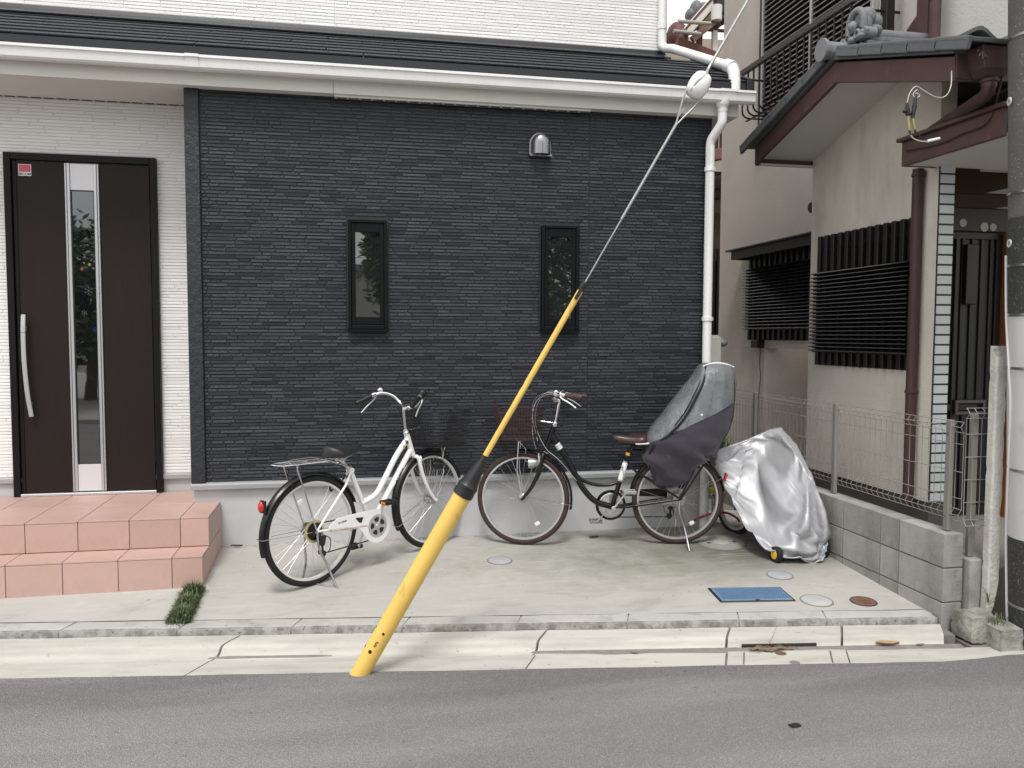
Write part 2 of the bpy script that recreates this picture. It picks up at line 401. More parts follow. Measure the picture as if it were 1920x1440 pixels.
M['earth'] = pm('earth', (.19, .175, .15), .95, var=.25, vs=1.5, bump=.5, bs=40, bd=.01)
b = MB(); b.add([(-200, -200, -.34), (200, -200, -.34), (200, 200, -.34), (-200, 200, -.34)], [(0, 1, 2, 3)])
props(b.build('ground', M['earth']), kind='structure')
b = MB(); b.box((3.43, -1.9, -.25), (9, 14, .13)); b.box((2.735, .45, -.25), (3.3, 14, -.02))
b.box((3.31, -2.75, -.33), (6, -1.99, -.206)); props(b.build('passage_ground', M['earth'], bevel=.004), kind='structure')
b = MB(); b.box((-70, -30, -.33), (70, -9.62, -.12))
props(b.build('far_pavement', pm('far_pavement', (.38, .37, .34), .85, var=.1)), kind='structure')

# ---- kerb stones and gutter slabs, each a piece
M['kerb'] = pm('kerb_concrete', (.41, .405, .38), .8, var=.1, vs=4, rnd=.05, bump=.3, bs=120, bd=.003, stain=((.22, .22, .20), 6, .50, .70, .65, (1, 1, 4)), stain2=((.10, .10, .09), 30, .60, .74, .6, (1, 1, 2)))
M['kerb_white'] = pm('gutter_concrete', (.475, .46, .415), .8, var=.07, vs=3, rnd=.04, bump=.25, bs=130, bd=.002, stain=((.29, .28, .25), 3.0, .46, .72, .7, (.5, 2.4, 3)), stain2=((.13, .125, .11), 24, .62, .74, .65))
M['mortar'] = pm('mortar', (.17, .165, .15), .95, var=.25, vs=30)
M['mud'] = pm('gutter_mud', (.20, .19, .172), .95, var=.3, vs=14, bump=.6, bs=70, bd=.006)
M['kerb_dirty'] = pm('kerb_grimy_face', (.30, .295, .27), .9, var=.2, vs=9, bump=.6, bs=90, bd=.004, stain=((.11, .11, .095), 14, .42, .60, .75), stain2=((.05, .05, .045), 40, .58, .68, .8))
th = math.atan(KS)
kroot = thing('kerb', loc=(0, -1.41, 0), rotz=th, kind='structure', world=False)
def ku(X): return X / cos(th)
def kv(y0): return (y0 + 1.41) * cos(th)
def stone(name, prof, x0, x1, mat, bev=.006, skew=0, dirty=()):
    b = MB(); m = max(2, int((x1 - x0) / .08)); n_ = len(prof); 
    for i in range(m + 1):
        u = ku(x0 + (x1 - x0) * i / m)
        for (v, z) in prof:
            j = .0022 * mnoise.noise((u * 4, v * 9, z * 9 + 7))
            b.v.append((u + skew * v, v + j, z + j * .8))
    for i in range(m):
        for k in range(n_ - 1): b.f.append((i * n_ + k, i * n_ + k + 1, (i + 1) * n_ + k + 1, (i + 1) * n_ + k))
        b.f.append((i * n_ + n_ - 1, i * n_, (i + 1) * n_, (i + 1) * n_ + n_ - 1))
    b.f.append(tuple(range(n_))); b.f.append(tuple(m * n_ + k for k in range(n_ - 1, -1, -1)))
    b.m = [(1 if (i % n_) in dirty and i < m * n_ else 0) for i in range(len(b.f))]; b.t = [0] * len(b.f)
    return b.build(name, [mat, M['kerb_dirty']] if dirty else mat, kroot, smooth=38)
p1 = [(kv(-1.36), -.30), (kv(-1.372), -.114), (kv(-1.44), -.1150), (kv(-1.485), -.1165), (kv(-1.497), -.1195), (kv(-1.503), -.127), (kv(-1.511), -.30)]
jx = [-4.6, -3.98, -3.37, -2.75, -2.14, -1.52, -.902, -.298, .30, .926, 1.535, 2.163, 2.661, 3.29]
for a_, c_ in zip(jx, jx[1:]): stone('kerb_stone', p1, a_ + .004, c_ - .004, M['kerb'], skew=.25, dirty=(3, 4, 5))
p2 = [(kv(-1.516), -.30), (kv(-1.516), -.150), (kv(-1.60), -.1525), (kv(-1.635), -.1545), (kv(-1.650), -.1590), (kv(-1.658), -.1660), (kv(-1.663), -.1760), (kv(-1.668), -.1870), (kv(-1.676), -.1960), (kv(-1.690), -.2020), (kv(-1.725), -.2058), (kv(-1.725), -.30)]
j2 = [-4.6, -2.2, -.54, 1.113, 2.132, 2.766, 3.34]
for a_, c_ in zip(j2, j2[1:]): stone('kerb_stone', p2, a_ + .007, c_ - .007, M['kerb_white'], skew=.45)
p3 = [(kv(-1.7255), -.30), (kv(-1.7255), -.2055), (kv(-1.96), -.2025), (kv(-1.96), -.30)]
j3 = [-4.6, -2.25, -.575, 1.095, 2.11]
for a_, c_ in zip(j3, j3[1:]): stone('gutter_slab', p3, a_ + .005, c_ - .005, M['kerb_white'], skew=.35)
stone('gutter_slab', p3, 2.76, 3.95, M['kerb_white'], skew=.35)
# slab round the drain lid: four bars of one casting
b = MB()
for (x0, x1, y0, y1) in ((2.118, 2.752, -1.724, -1.735), (2.118, 2.752, -1.905, -1.96), (2.118, 2.20, -1.735, -1.905), (2.672, 2.752, -1.735, -1.905)):
    V = []
    for z in (-.30, -.2035):
        for x, y in ((x0, y0), (x1, y0), (x1, y1), (x0, y1)): V.append((ku(x) + .35 * kv(y), kv(y), z))
    b.add(V, [(0, 3, 2, 1), (4, 5, 6, 7), (0, 1, 5, 4), (1, 2, 6, 5), (2, 3, 7, 6), (3, 0, 4, 7)])
b.build('gutter_slab', M['kerb_white'], kroot)
b = MB()   # mortar under the joints
b.box((ku(-4.6), kv(-1.95), -.32), (ku(3.3), kv(-1.73), -.213)); b.box((ku(-4.6), kv(-1.64), -.32), (ku(3.3), kv(-1.52), -.168))
b.build('mortar', M['mortar'], kroot)
b = MB(); b.box((ku(-4.6), kv(-1.498), -.32), (ku(3.28), kv(-1.375), -.1195)); b.build('mortar', pm('pale_mortar', (.30, .29, .265), .95, var=.2, vs=20), kroot)
# mud lying along the gutter line: heavier past the drain
b = MB(); N = 110; base = 0
for i in range(N + 1):
    X = -3.2 + 6.5 * i / N
    wd_ = .001 + .014 * mnoise.noise((X * 2.2, 2, 0)) + (.034 * min(1, max(0, (X - .9) / .5)) + .012 * mnoise.noise((X * 7, 5, 0)) * (1 if X > .9 else .3))
    wd_ = max(-.012, wd_); hd = 0 if X > .95 else .0065 * max(0, min(1, .62 - 2.2 * mnoise.noise((X * 1.3, 8, 0))))
    b.v += [(ku(X), kv(-1.684), -.1995 - hd), (ku(X), kv(-1.70) - wd_ * .5, -.2012 - hd), (ku(X), kv(-1.715) - wd_, -.2085 - hd)]
for i in range(N):
    for k in range(2): b.f.append((i * 3 + k, i * 3 + k + 1, i * 3 + k + 4, i * 3 + k + 3)); b.m.append(0); b.t.append(0)
o = b.build('gutter_mud', M['mud'], kroot, smooth=60); o['kind'] = 'stuff'
# =================================================================== the new house
H = thing('house', 'new two-storey house with dark stone-look cladding, white siding and black slate porch roof', 'house', (.8, .5, 0))
def strips(x0, x1, z0, z1, yf, pitch, gap, lmin, lmax, depth, holes=(), joints=(), rnd=R_, ytw=.003):
    """rows of long thin stone strips with recessed joints, real relief"""
    b = MB(); nrow = int(round((z1 - z0) / pitch)); pitch = (z1 - z0) / nrow
    prev = []
    for r in range(nrow):
        za = z0 + r * pitch + gap / 2; zb = z0 + (r + 1) * pitch - gap / 2
        cuts = [x0]; x = x0 + rnd.uniform(.2, 1) * lmin
        while x < x1 - lmin * .5: cuts.append(x); x += rnd.uniform(lmin, lmax)
        cuts.append(x1)
        for j in joints: cuts.append(j)
        cuts = sorted(cuts)
        for a, c in zip(cuts, cuts[1:]):
            if c - a < .012: continue
            iv = [(a + gap * .45, c - gap * .45)]
            for (hx0, hx1, hz0, hz1) in holes:
                if zb > hz0 and za < hz1:
                    nv = []
                    for (p, q) in iv:
                        if q <= hx0 or p >= hx1: nv.append((p, q)); continue
                        if p < hx0: nv.append((p, hx0))
                        if q > hx1: nv.append((hx1, q))
                    iv = nv
            for (p, q) in iv:
                if q - p < .006: continue
                tn = rnd.random(); d = depth * (1 + .25 * (rnd.random() - .5)); ch = min(.0046, depth * .6)
                y = yf - d + ytw * rnd.random() * .5; s1 = rnd.uniform(-1, 1) * ytw * .4
                b.add([(p, yf, za), (q, yf, za), (q, yf, zb), (p, yf, zb),
                       (p + ch * .5, y + s1, za + ch * .5), (q - ch * .5, y + s1, za + ch * .5), (q - ch * .5, y - s1, zb - ch), (p + ch * .5, y - s1, zb - ch)],
                      [(0, 1, 5, 4), (1, 2, 6, 5), (2, 3, 7, 6), (3, 0, 4, 7), (4, 5, 6, 7)], 0, tn)
    return b
WIN = [(-.016, .258), (1.391, 1.674)]; WZ = (1.519, 2.292)
b = MB(); b.box((-1.088, .004, .44), (2.735, .46, 3.16)); b.build('wall', M['dark_board'], H)
holes = [(a - .012, c + .012, WZ[0] - .012, WZ[1] + .012) for a, c in WIN]
b = strips(-1.0, 2.735, .445, 3.15, .006, .0243, .0040, .06, .25, .009, holes, (1.757,))
o = b.build('stone_cladding', M['cladding'], H, tone=True, recalc=False); o['kind'] = 'stuff'
b = MB(); b.box((-1.098, -.022, .445), (-1.003, .08, 3.152)); b.build('corner_trim', M['dark_trim'], H, bevel=.004)
b = MB(); b.prism([(-.006, .395), (-.032, .398), (-.034, .428), (-.02, .438), (.01, .447), (.01, .395)], 'x', -1.1, 2.738); b.build('base_flashing', M['flashing'], H)
b = MB(); b.box((-1.09, .012, -.32), (2.722, .46, .394)); b.build('foundation', M['foundation'], H, bevel=.006)
# recessed white porch wall
b = MB(); b.box((-3.8, .446, .44), (-1.089, .9, 3.16)); b.build('wall', M['white_board'], H)
DH = (-2.385, -1.37, .2, 2.752)
b = strips(-3.8, -1.099, .447, 3.138, .448, .0236, .0028, .16, .55, .006, [DH], (), ytw=.0015)
o = b.build('siding', M['white_siding'], H, tone=True, recalc=False); o['kind'] = 'stuff'
b = MB(); b.prism([(.44, .404), (.425, .406), (.424, .436), (.436, .444), (.46, .446), (.46, .404)], 'x', -3.8, -1.10); b.build('base_flashing', M['flashing'], H)
b = MB(); b.box((-3.8, .452, -.3), (-1.1, .9, .403)); b.build('foundation', M['foundation'], H)
# upper storey
b = MB(); b.box((-3.8, .918, 3.6), (2.70, 8.5, 6.6)); b.build('wall', M['white_board'], H)
b = strips(-3.8, 2.665, 3.80, 5.0, .92, .0255, .003, .18, .6, .006, (), (-.108,), ytw=.0015)
o = b.build('siding', M['white_siding'], H, tone=True, recalc=False); o['kind'] = 'stuff'
b = MB(); b.box((2.668, .906, 3.75), (2.712, .95, 6.6)); b.build('corner_trim', M['pvc'], H, bevel=.003)
b = MB(); b.box((2.60, .47, -.3), (2.73, 8.5, 3.6)); b.build('wall', M['white_board'], H)
# porch roof: deck, slates one by one, flashings
E0 = Vector((0, -.15, 3.376)); E1 = Vector((0, .905, 3.872)); sv = (E1 - E0).normalized(); nv = Vector((0, -sv.z, sv.y))
RL = (E1 - E0).length
b = MB(); b.prism([(E0.y + .004, E0.z - .03), (E1.y, E1.z - .03), (E1.y, E1.z - .004), (E0.y + .004, E0.z - .004)], 'x', -3.8, 2.935)
roof = b.build('roof', M['roof_metal'], H)
NR = 7; ex = RL / NR
def slate_mesh(w):
    b = MB(); hl = ex * .56
    b.obox((0, 0, 0), (w / 2 - .003, 0, 0), sv * hl, nv * .0055); return b.mesh('roof_slate', M['slate'], bevel=.0012)
SM = {}
for r in range(NR):
    x = -3.8 + .455 * (r % 2) + .13 * ((r * 3) % 4) - .5
    while x < 2.93:
        a = max(x, -3.8); c = min(x + 1.1, 2.93)
        if c - a > .05:
            w = round(c - a, 3)
            if w not in SM: SM[w] = slate_mesh(w)
            mid = E0 + sv * (ex * (r + .5)) + nv * (.011)
            o = link('roof_slate', SM[w], roof, ((a + c) / 2, mid.y, mid.z))
            o.rotation_euler = (math.radians(-3.4), 0, R_.uniform(-.0006, .0006))
        x += 1.1
b = MB(); b.prism([(.77, 3.838), (.915, 3.905), (.915, 3.945), (.900, 3.945), (.893, 3.915), (.765, 3.848)], 'x', -3.8, 2.70); b.build('wall_flashing', M['roof_metal'], roof)
b = MB(); b.prism([(-.152, 3.318), (-.170, 3.322), (-.170, 3.372), (-.152, 3.384), (-.10, 3.408), (-.10, 3.36), (-.14, 3.345)], 'x', -3.8, 2.93); b.build('drip_edge', M['roof_metal'], roof)
b = MB()
b.prism([(E0.y - .03, E0.z - .05), (E1.y, E1.z - .05), (E1.y, E1.z + .03), (E0.y - .03, E0.z + .03)], 'x', 2.932, 2.965); b.box((2.925, -.19, 3.28), (2.975, -.13, 3.385)); b.build('verge_trim', M['roof_metal'], roof, bevel=.004)
# fascia, soffit
b = MB(); b.box((-3.8, -.102, 3.139), (-.108, -.084, 3.32)); b.box((-.105, -.102, 3.139), (2.90, -.084, 3.32)); b.build('fascia', M['fascia'], H, bevel=.002)
b = MB(); b.box((2.74, -.084, 3.14), (2.90, .9, 3.30)); b.build('fascia', M['fascia'], H)
b = MB(); b.box((-3.8, -.083, 3.142), (-2.32, .447, 3.152)); b.box((-2.318, -.083, 3.142), (-1.09, .447, 3.152)); b.box((-1.09, -.083, 3.1445), (2.74, .006, 3.152)); b.build('soffit', M['soffit'], H)
sm = MB().box((-.033, -.006, -.002), (.033, .006, .002)).mesh('vent_slot', M['slot'])
x = -2.75
while x < -1.13: link('vent_slot', sm, H, (x, .432, 3.1405)); x += .0835
b = MB(); b.box((-.10, -.083, 3.124), (1.745, -.030, 3.1435)); o = b.build('vent_strip', M['fascia'], H, bevel=.002)
x = -.05
while x < 1.72: link('vent_slot', sm, o, (x, -.056, 3.1225)); x += .0835
# gutter with joiners
gp = [(-.106, 3.290), (-.106, 3.235), (-.118, 3.226), (-.150, 3.221), (-.184, 3.221), (-.200, 3.232), (-.205, 3.258), (-.209, 3.286), (-.220, 3.289), (-.220, 3.306), (-.205, 3.306), (-.203, 3.296), (-.199, 3.270), (-.190, 3.246), (-.178, 3.231), (-.150, 3.228), (-.122, 3.232), (-.112, 3.240), (-.112, 3.290)]
b = MB(); b.prism(gp, 'x', -3.8, 2.99); b.prism([(p[0], p[1]) for p in gp[:11]], 'x', 2.985, 2.99); G_ = b.build('gutter', M['pvc'], H, smooth=18)
def grow(k): return [(-.16 + (p[0] + .16) * k, 3.262 + (p[1] - 3.262) * k) for p in gp[:11]] + [(-.16 + (p[0] + .16) * (k - .1), 3.262 + (p[1] - 3.262) * (k - .1)) for p in gp[:11]][::-1]
for x0 in (-1.05, 2.70):
    b = MB(); b.prism(grow(1.07), 'x', x0, x0 + (.085 if x0 < 0 else .13)); b.build('gutter_joiner', M['pvc'], G_, smooth=35)
# downpipes
r0 = .0345
b = MB(); b.lathe([(.055, .03), (.052, 0), (.045, -.02), (.038, -.028), (.038, -.06)], (2.745, -.155, 3.215), seg=18)
p = [(2.745, -.155, 3.17), (2.745, -.155, 3.10)] + cr([(2.745, -.155, 3.10), (2.738, -.145, 3.06), (2.700, -.085, 2.975), (2.692, -.068, 2.93)], 5)[1:] + [(2.692, -.067, 1.6), (2.692, -.067, -.03)]
b.tube(p, r0, 18); dp = b.build('downpipe', M['pvc'], H, smooth=50)
for z in (2.745, 1.61, .62):
    b = MB(); b.lathe([(.0365, -.016), (.042, -.014), (.042, .014), (.0365, .016)], (2.692, -.067, z), seg=18); b.box((2.715, -.07, z - .011), (2.74, .005, z + .011)); b.build('pipe_clip', M['pvc'], dp, smooth=40)
b = MB(); p = [(2.652, .862, 6.6), (2.652, .862, 4.02)] + cr([(2.652, .862, 4.02), (2.654, .855, 3.975), (2.672, .815, 3.94), (2.70, .74, 3.915)], 5)[1:] + [(2.845, -.06, 3.525)]
b.tube(p, .036, 18); up_ = b.build('downpipe', M['pvc'], H, smooth=50)
b = MB(); b.tube([(2.838, -.02, 3.545), (2.850, -.105, 3.503)], .049, 18); b.tube([(2.848, -.085, 3.505), (2.846, -.125, 3.46), (2.842, -.15, 3.38), (2.842, -.152, 3.31)], [.046, .045, .042, .040], 18); b.build('pipe_elbow', M['pvc'], up_, smooth=50)
b = MB(); b.lathe([(.037, -.03), (.042, -.028), (.042, .028), (.037, .03)], (2.652, .862, 4.14), seg=18); b.build('pipe_clip', M['pvc'], up_, smooth=40)
# slim windows
for a, c in WIN:
    z0, z1 = WZ
    b = MB()
    for (p, q) in (((a, -.045, z0), (a + .022, .02, z1)), ((c - .022, -.045, z0), (c, .02, z1)), ((a + .022, -.045, z0), (c - .022, .02, z0 + .03)), ((a + .022, -.045, z1 - .02), (c - .022, .02, z1))): b.box(p, q)
    w = b.build('window', M['black_frame'], H, bevel=.003)
    b = MB(); a2, c2, y0, y1 = a + .024, c - .024, z0 + .032, z1 - .022; fw_, fb = .028, .062
    for (p, q) in (((a2, -.036, y0), (a2 + fw_, .0, y1)), ((c2 - fw_, -.036, y0), (c2, .0, y1)), ((a2 + fw_, -.036, y0), (c2 - fw_, .0, y0 + fb * .9)), ((a2 + fw_, -.036, y1 - fb), (c2 - fw_, .0, y1))): b.box(p, q)
    b.build('sash', M['black_frame'], w, bevel=.002)
    b = MB(); b.box((a2 + fw_, -.016, y0 + fb * .85), (c2 - fw_, -.008, y1 - fb * .95)); b.build('pane', M['glass'], w)
    b = MB(); b.prism([(-.06, z0 - .004), (.01, z0 + .004), (.01, z0 - .012), (-.06, z0 - .016)], 'x', a - .006, c + .006); b.build('sill', M['black_frame'], w, bevel=.001)
    # roller blind hanging half way behind the pane shows only as dark interior
# vent hood
M['hood'] = pm('hood_steel', (.30, .30, .31), .33, metal=.9, var=.1, vs=20, vmap=(40, 1, 1))
b = MB(); cx_, zb, zc, rr = 1.379, 2.803, 2.884, .073; prof = []
for i in range(13):
    a = pi * i / 12; prof.append((cx_ + rr * cos(a), zc + rr * 1.03 * sin(a)))
n0 = len(prof); rings = []
for k in range(7):
    d = k / 6; y = -.012 - .085 * sin(d * pi / 2); s_ = cos(d * pi / 2) ** .55 if d < 1 else .0
    s_ = max(s_, .02)
    ring = [(cx_ - rr * s_ if False else cx_ + (prof[0][0] - cx_) * s_, y, zb)] + [(cx_ + (px - cx_) * s_, y, zc + (pz - zc) * s_) for px, pz in prof] + [(cx_ - rr * s_, y, zb)]
    rings.append(ring)
m_ = len(rings[0])
for ring in rings: b.v += ring
for k in range(6):
    for i in range(m_ - 1): b.f.append((k * m_ + i, k * m_ + i + 1, (k + 1) * m_ + i + 1, (k + 1) * m_ + i))
b.m = [0] * len(b.f); b.t = [0] * len(b.f)
vh = b.build('vent_hood', M['hood'], H, smooth=50)
b = MB(); b.prism([(cx_ + (rr + .009) * cos(pi * i / 12), zc + (rr + .009) * 1.03 * sin(pi * i / 12)) for i in range(13)] + [(cx_ - rr - .009, zb), (cx_ + rr + .009, zb)], 'y', -.014, -.004); b.box((cx_ - .083, -.05, zb - .012), (cx_ + .083, -.002, zb + .004)); b.build('flange', M['hood'], vh, bevel=.002)
# ---- front door
yd = .44
b = MB(); x0, x1, z0, z1 = -2.378, -1.376, .309, 2.748
for p, q in (((x0, yd - .045, z0), (x0 + .046, yd + .03, z1)), ((x1 - .04, yd - .045, z0), (x1, yd + .03, z1)), ((x0 + .046, yd - .045, z1 - .048), (x1 - .04, yd + .03, z1))): b.box(p, q)
DF = b.build('door_frame', M['frame_brown'], H, bevel=.003)
b = MB(); b.box((x0 + .047, yd - .05, .309), (x1 - .04, yd + .03, .329)); b.build('threshold', M['alu'], DF, bevel=.003)
b = MB(); b.box((-2.328, yd - .024, .333), (-1.989, yd + .02, 2.693)); b.box((-1.760, yd - .024, .333), (-1.424, yd + .02, 2.693)); b.box((-2.318, yd - .010, .333), (-1.43, yd + .02, 2.69))
DR = b.build('door', M['door_brown'], H, bevel=.003)
b = MB(); b.box((-2.322, yd - .030, .333), (-2.302, yd - .0245, 2.693)); b.build('edge_strip', M['frame_brown'], DR)
b = MB()
for xa, xb in ((-1.988, -1.976), (-1.973, -1.953), (-1.797, -1.777), (-1.774, -1.762)): b.box((xa, yd - .033, .335), (xb, yd + .0, 2.690))
b.build('rail', M['alu'], DR, bevel=.0025)
b = MB(); b.box((-1.952, yd - .026, 2.503), (-1.798, yd - .005, 2.688)); b.build('panel', M['alu_white'], DR, bevel=.001)
b = MB(); b.box((-1.952, yd - .026, .337), (-1.798, yd - .005, .531)); b.build('panel', M['alu_white'], DR, bevel=.001)
b = MB(); b.box((-1.952, yd - .022, .532), (-1.946, yd - .004, 2.502)); b.box((-1.804, yd - .022, .532), (-1.798, yd - .004, 2.502)); b.box((-1.946, yd - .022, 2.496), (-1.804, yd - .004, 2.502)); b.build('gasket', M['black'], DR)
b = MB(); b.box((-1.947, yd - .016, .533), (-1.803, yd - .011, 2.498)); GL = b.build('pane', M['door_glass'], DR)
for z in (2.32, 1.745, .62):
    b = MB(); b.tube([(-1.420, yd - .03, z - .075), (-1.420, yd - .03, z + .075)], .0075, 8); b.tube([(-1.420, yd - .03, z - .004), (-1.420, yd - .03, z + .004)], .010, 8); b.build('hinge', M['frame_brown'], DR, smooth=40)
b = MB(); hp = cr([(-2.268, yd - .07, 1.615), (-2.270, yd - .078, 1.50), (-2.268, yd - .082, 1.30), (-2.255, yd - .078, 1.06), (-2.236, yd - .068, .888)], 8)
b.strip(hp, .030, .012, side=(1, 0, .04)); b.box((-2.274, yd - .066, 1.50), (-2.262, yd - .022, 1.53)); b.box((-2.252, yd - .066, .965), (-2.240, yd - .022, .995))
HD = b.build('handle', M['alu'], DR, bevel=.003)
b = MB(); b.box((-2.287, yd - .0855, 1.487), (-2.252, yd - .0835, 1.4895)); b.box((-2.264, yd - .0775, 1.003), (-2.230, yd - .0755, 1.0055)); b.build('seam', M['black'], HD)
b = MB(); b.box((-2.287, yd - .0262, 2.590), (-2.204, yd - .0245, 2.670)); ST = b.build('security_sticker', M['white'], DR)
b = MB(); b.box((-2.2835, yd - .0272, 2.6165), (-2.2075, yd - .0264, 2.6665)); b.build('red_panel', pm('sticker_red', (.50, .085, .11), .5), ST)
text('lettering', 'SECOM', .022, M['ink'], ST, (-2.2455, yd - .0268, 2.602), (pi / 2, 0, 0), .0003, .0007, 1.12)
# stickers on the door glass
def star(cx, cz, r, mat, pts=5, inner=.45, rot=0.0):
    b = MB(); P = []
    for i in range(pts * 2):
        a = pi / 2 + rot + pi * i / pts; q = r if i % 2 == 0 else r * inner; P.append((cx + q * cos(a), cz + q * sin(a)))
    b.prism(P, 'y', yd - .0172, yd - .0164); return b.build('star_sticker', mat, GL)
for (cx, cz, r, m, rt_) in ((-1.905, 2.013, .008, M['white'], 0), (-1.878, 1.988, .009, M['white'], .3), (-1.842, 1.978, .017, M['yellow_star'], .2), (-1.810, 2.002, .008, M['white'], .1), (-1.893, 1.945, .018, M['orange_star'], .25), (-1.817, 1.950, .010, M['white'], .3)):
    star(cx, cz, r * .9, m if m is not M['white'] else M['snow'], 5, .45, rt_)
def flake(cx, cz, r, mat):
    b = MB()
    for i in range(6):
        a = pi / 6 + pi * i / 3; e = (cx + r * cos(a), yd - .0168, cz + r * sin(a)); b.bar((cx, yd - .0168, cz), e, .0008, .0028, (0, 1, 0))
        for s_ in (-1, 1):
            m0 = (cx + r * .62 * cos(a), yd - .0168, cz + r * .62 * sin(a)); b.bar(m0, (m0[0] + r * .3 * cos(a + s_ * .9), yd - .0168, m0[2] + r * .3 * sin(a + s_ * .9)), .0008, .0024, (0, 1, 0))
    return b.build('snowflake_sticker', mat, GL)
flake(-1.853, 1.79, .033, M['snow']); flake(-1.885, 1.63, .022, M['snow']); flake(-1.815, 1.51, .020, M['blue_snow'])

# =================================================================== tiled porch steps
P_ = thing('porch_steps', 'salmon pink tiled porch steps below the brown front door', 'steps', (-1.9, -.3, -.07))
XR, ZL, ZS, YF1, YF2 = -.907, .308, .118, -.50, -.75
b = MB(); b.box((-3.8, YF1 + .009, -.32), (XR - .009, 0.0, ZL - .011)); b.box((-3.8, 0.0, -.32), (-1.104, .435, ZL - .011)); b.box((-3.8, YF2 + .009, -.32), (XR - .009, YF1 + .009, ZS - .011)); b.build('core', M['grout'], P_)
tx = [-.907, -1.081, -1.386, -1.688, -1.99, -2.292, -2.594, -2.896, -3.198, -3.5, -3.8]
TM = {}
def tile(dx, dy, dz, c):
    k = (round(dx, 3), round(dy, 3), round(dz, 3))
    if k not in TM: TM[k] = MB().box((-dx / 2, -dy / 2, -dz / 2), (dx / 2, dy / 2, dz / 2)).mesh('tile', M['tile'], bevel=.0022, bseg=2)
    return link('tile', TM[k], P_, c)
g = .004; T = .010
for i, (a, c) in enumerate(zip(tx, tx[1:])):
    w = a - c - g; xc = (a + c) / 2
    back = -.003 if a > -1.05 else .43
    ymid = -.035 if back > 0 else back
    tile(w, ymid - YF1 - g, T, (xc, (ymid + YF1) / 2, ZL - T / 2))
    if back > 0: tile(w, back - ymid - g * .5, T, (xc, (back + ymid) / 2, ZL - T / 2))
    tile(w, T, ZL - ZS - g - T, (xc, YF1 + T / 2 + .001, (ZL - T + ZS) / 2))
lx = [-.907, -1.085, -1.392, -1.702, -2.012, -2.322, -2.632, -2.94, -3.248, -3.556, -3.8]
for a, c in zip(lx, lx[1:]):
    w = a - c - g; xc = (a + c) / 2
    tile(w, YF1 - YF2 - g, T, (xc, (YF1 + YF2) / 2 - .001, ZS - T / 2)); tile(w, T, ZS + .10 - T - g, (xc, YF2 + T / 2 + .001, (ZS - T - .10) / 2))
for (ya, yb, za, zb) in ((YF1, -.25, ZS, ZL - T), (-.25, -.001, ZS, ZL - T), (YF2, -.5, -.1, ZS - T), (-.5, -.25, -.1, ZS - .002), (-.25, -.001, -.1, ZS - .002)):
    tile(T, yb - ya - g, zb - za - g, (XR - T / 2 - .001, (ya + yb) / 2, (za + zb) / 2))
# =================================================================== block wall and fences
M['block'] = pm('concrete_block', (.33, .328, .31), .9, var=.22, vs=9, rnd=.13, bump=1.0, bs=110, bd=.005, stain=((.155, .158, .125), 3, .44, .68, .8, (1, 1, .6)), stain2=((.44, .435, .41), 7, .54, .7, .45))
M['fence'] = pm('fence_coat', (.255, .238, .22), .45, metal=.25, var=.08)
M['fence_wire'] = pm('fence_wire', (.34, .32, .29), .45, metal=.3, var=.1, vs=30)
BW = thing('block_wall', 'low grey concrete block wall along the neighbour boundary', 'wall', (3.34, -.6, -.1))
BX0, BX1 = 3.278, 3.402
yj = [-1.984, -1.592, -1.411, -1.010, -.61, -.21, .19, .59, .99, 1.39, 1.79, 2.19]
BMs = {}
for ci, (za, zb) in enumerate(((-.40, -.226), (-.224, -.028), (-.026, .170), (.172, .370))):
    for a, c in zip(yj, yj[1:]):
        k = (round(c - a, 3), round(zb - za, 3))
        if k not in BMs:
            L, h = c - a - .008, zb - za - .007
            BMs[k] = MB().box((-(BX1 - BX0) / 2, -L / 2, -h / 2), ((BX1 - BX0) / 2, L / 2, h / 2)).mesh('concrete_block', M['block'], bevel=.004, bseg=2)
        link('concrete_block', BMs[k], BW, ((BX0 + BX1) / 2 + R_.uniform(-.0012, .0012), (a + c) / 2, (za + zb) / 2))
b = MB(); b.box((BX0 + .007, yj[0] + .010, -.40), (BX1 - .007, yj[-1], .362)); b.build('mortar', M['mortar'], BW)
F_ = thing('mesh_fence', 'brown-grey welded wire mesh fence standing on the block wall', 'fence', (3.36, -.6, .37))
FX = 3.372
for y in (-1.905, -.776, .40, 1.55):
    b = MB(); b.box((3.338, y - .020, .372), (3.366, y + .020, 1.008)); po = b.build('post', M['fence'], F_, bevel=.003)
    b = MB()
    for z in (.46, .93): b.tube([(3.34, y, z), (3.332, y, z)], .006, 8)
    b.build('bolt', M['steel'], po)
zr = [1.0, .972, .940, .874, .716, .565, .503, .472, .436]
xo = [0, -.022, 0, 0, 0, 0, 0, -.022, 0]
hw = MB().tube([(0, -1.99, 0), (0, 1.70, 0)], .0022, 6).mesh('wire', M['fence_wire'], smooth=60)
for z, x in zip(zr, xo): link('wire', hw, F_, (FX + x, 0, z))
vw = MB().tube([(0, 0, 1.0), (-.022, 0, .972), (0, 0, .940), (0, 0, .503), (-.022, 0, .472), (0, 0, .436)], .0018, 6).mesh('wire', M['fence_wire'], smooth=60)
y = -1.985
while y < 1.70: link('wire', vw, F_, (FX + .003, y, 0)); y += .0565
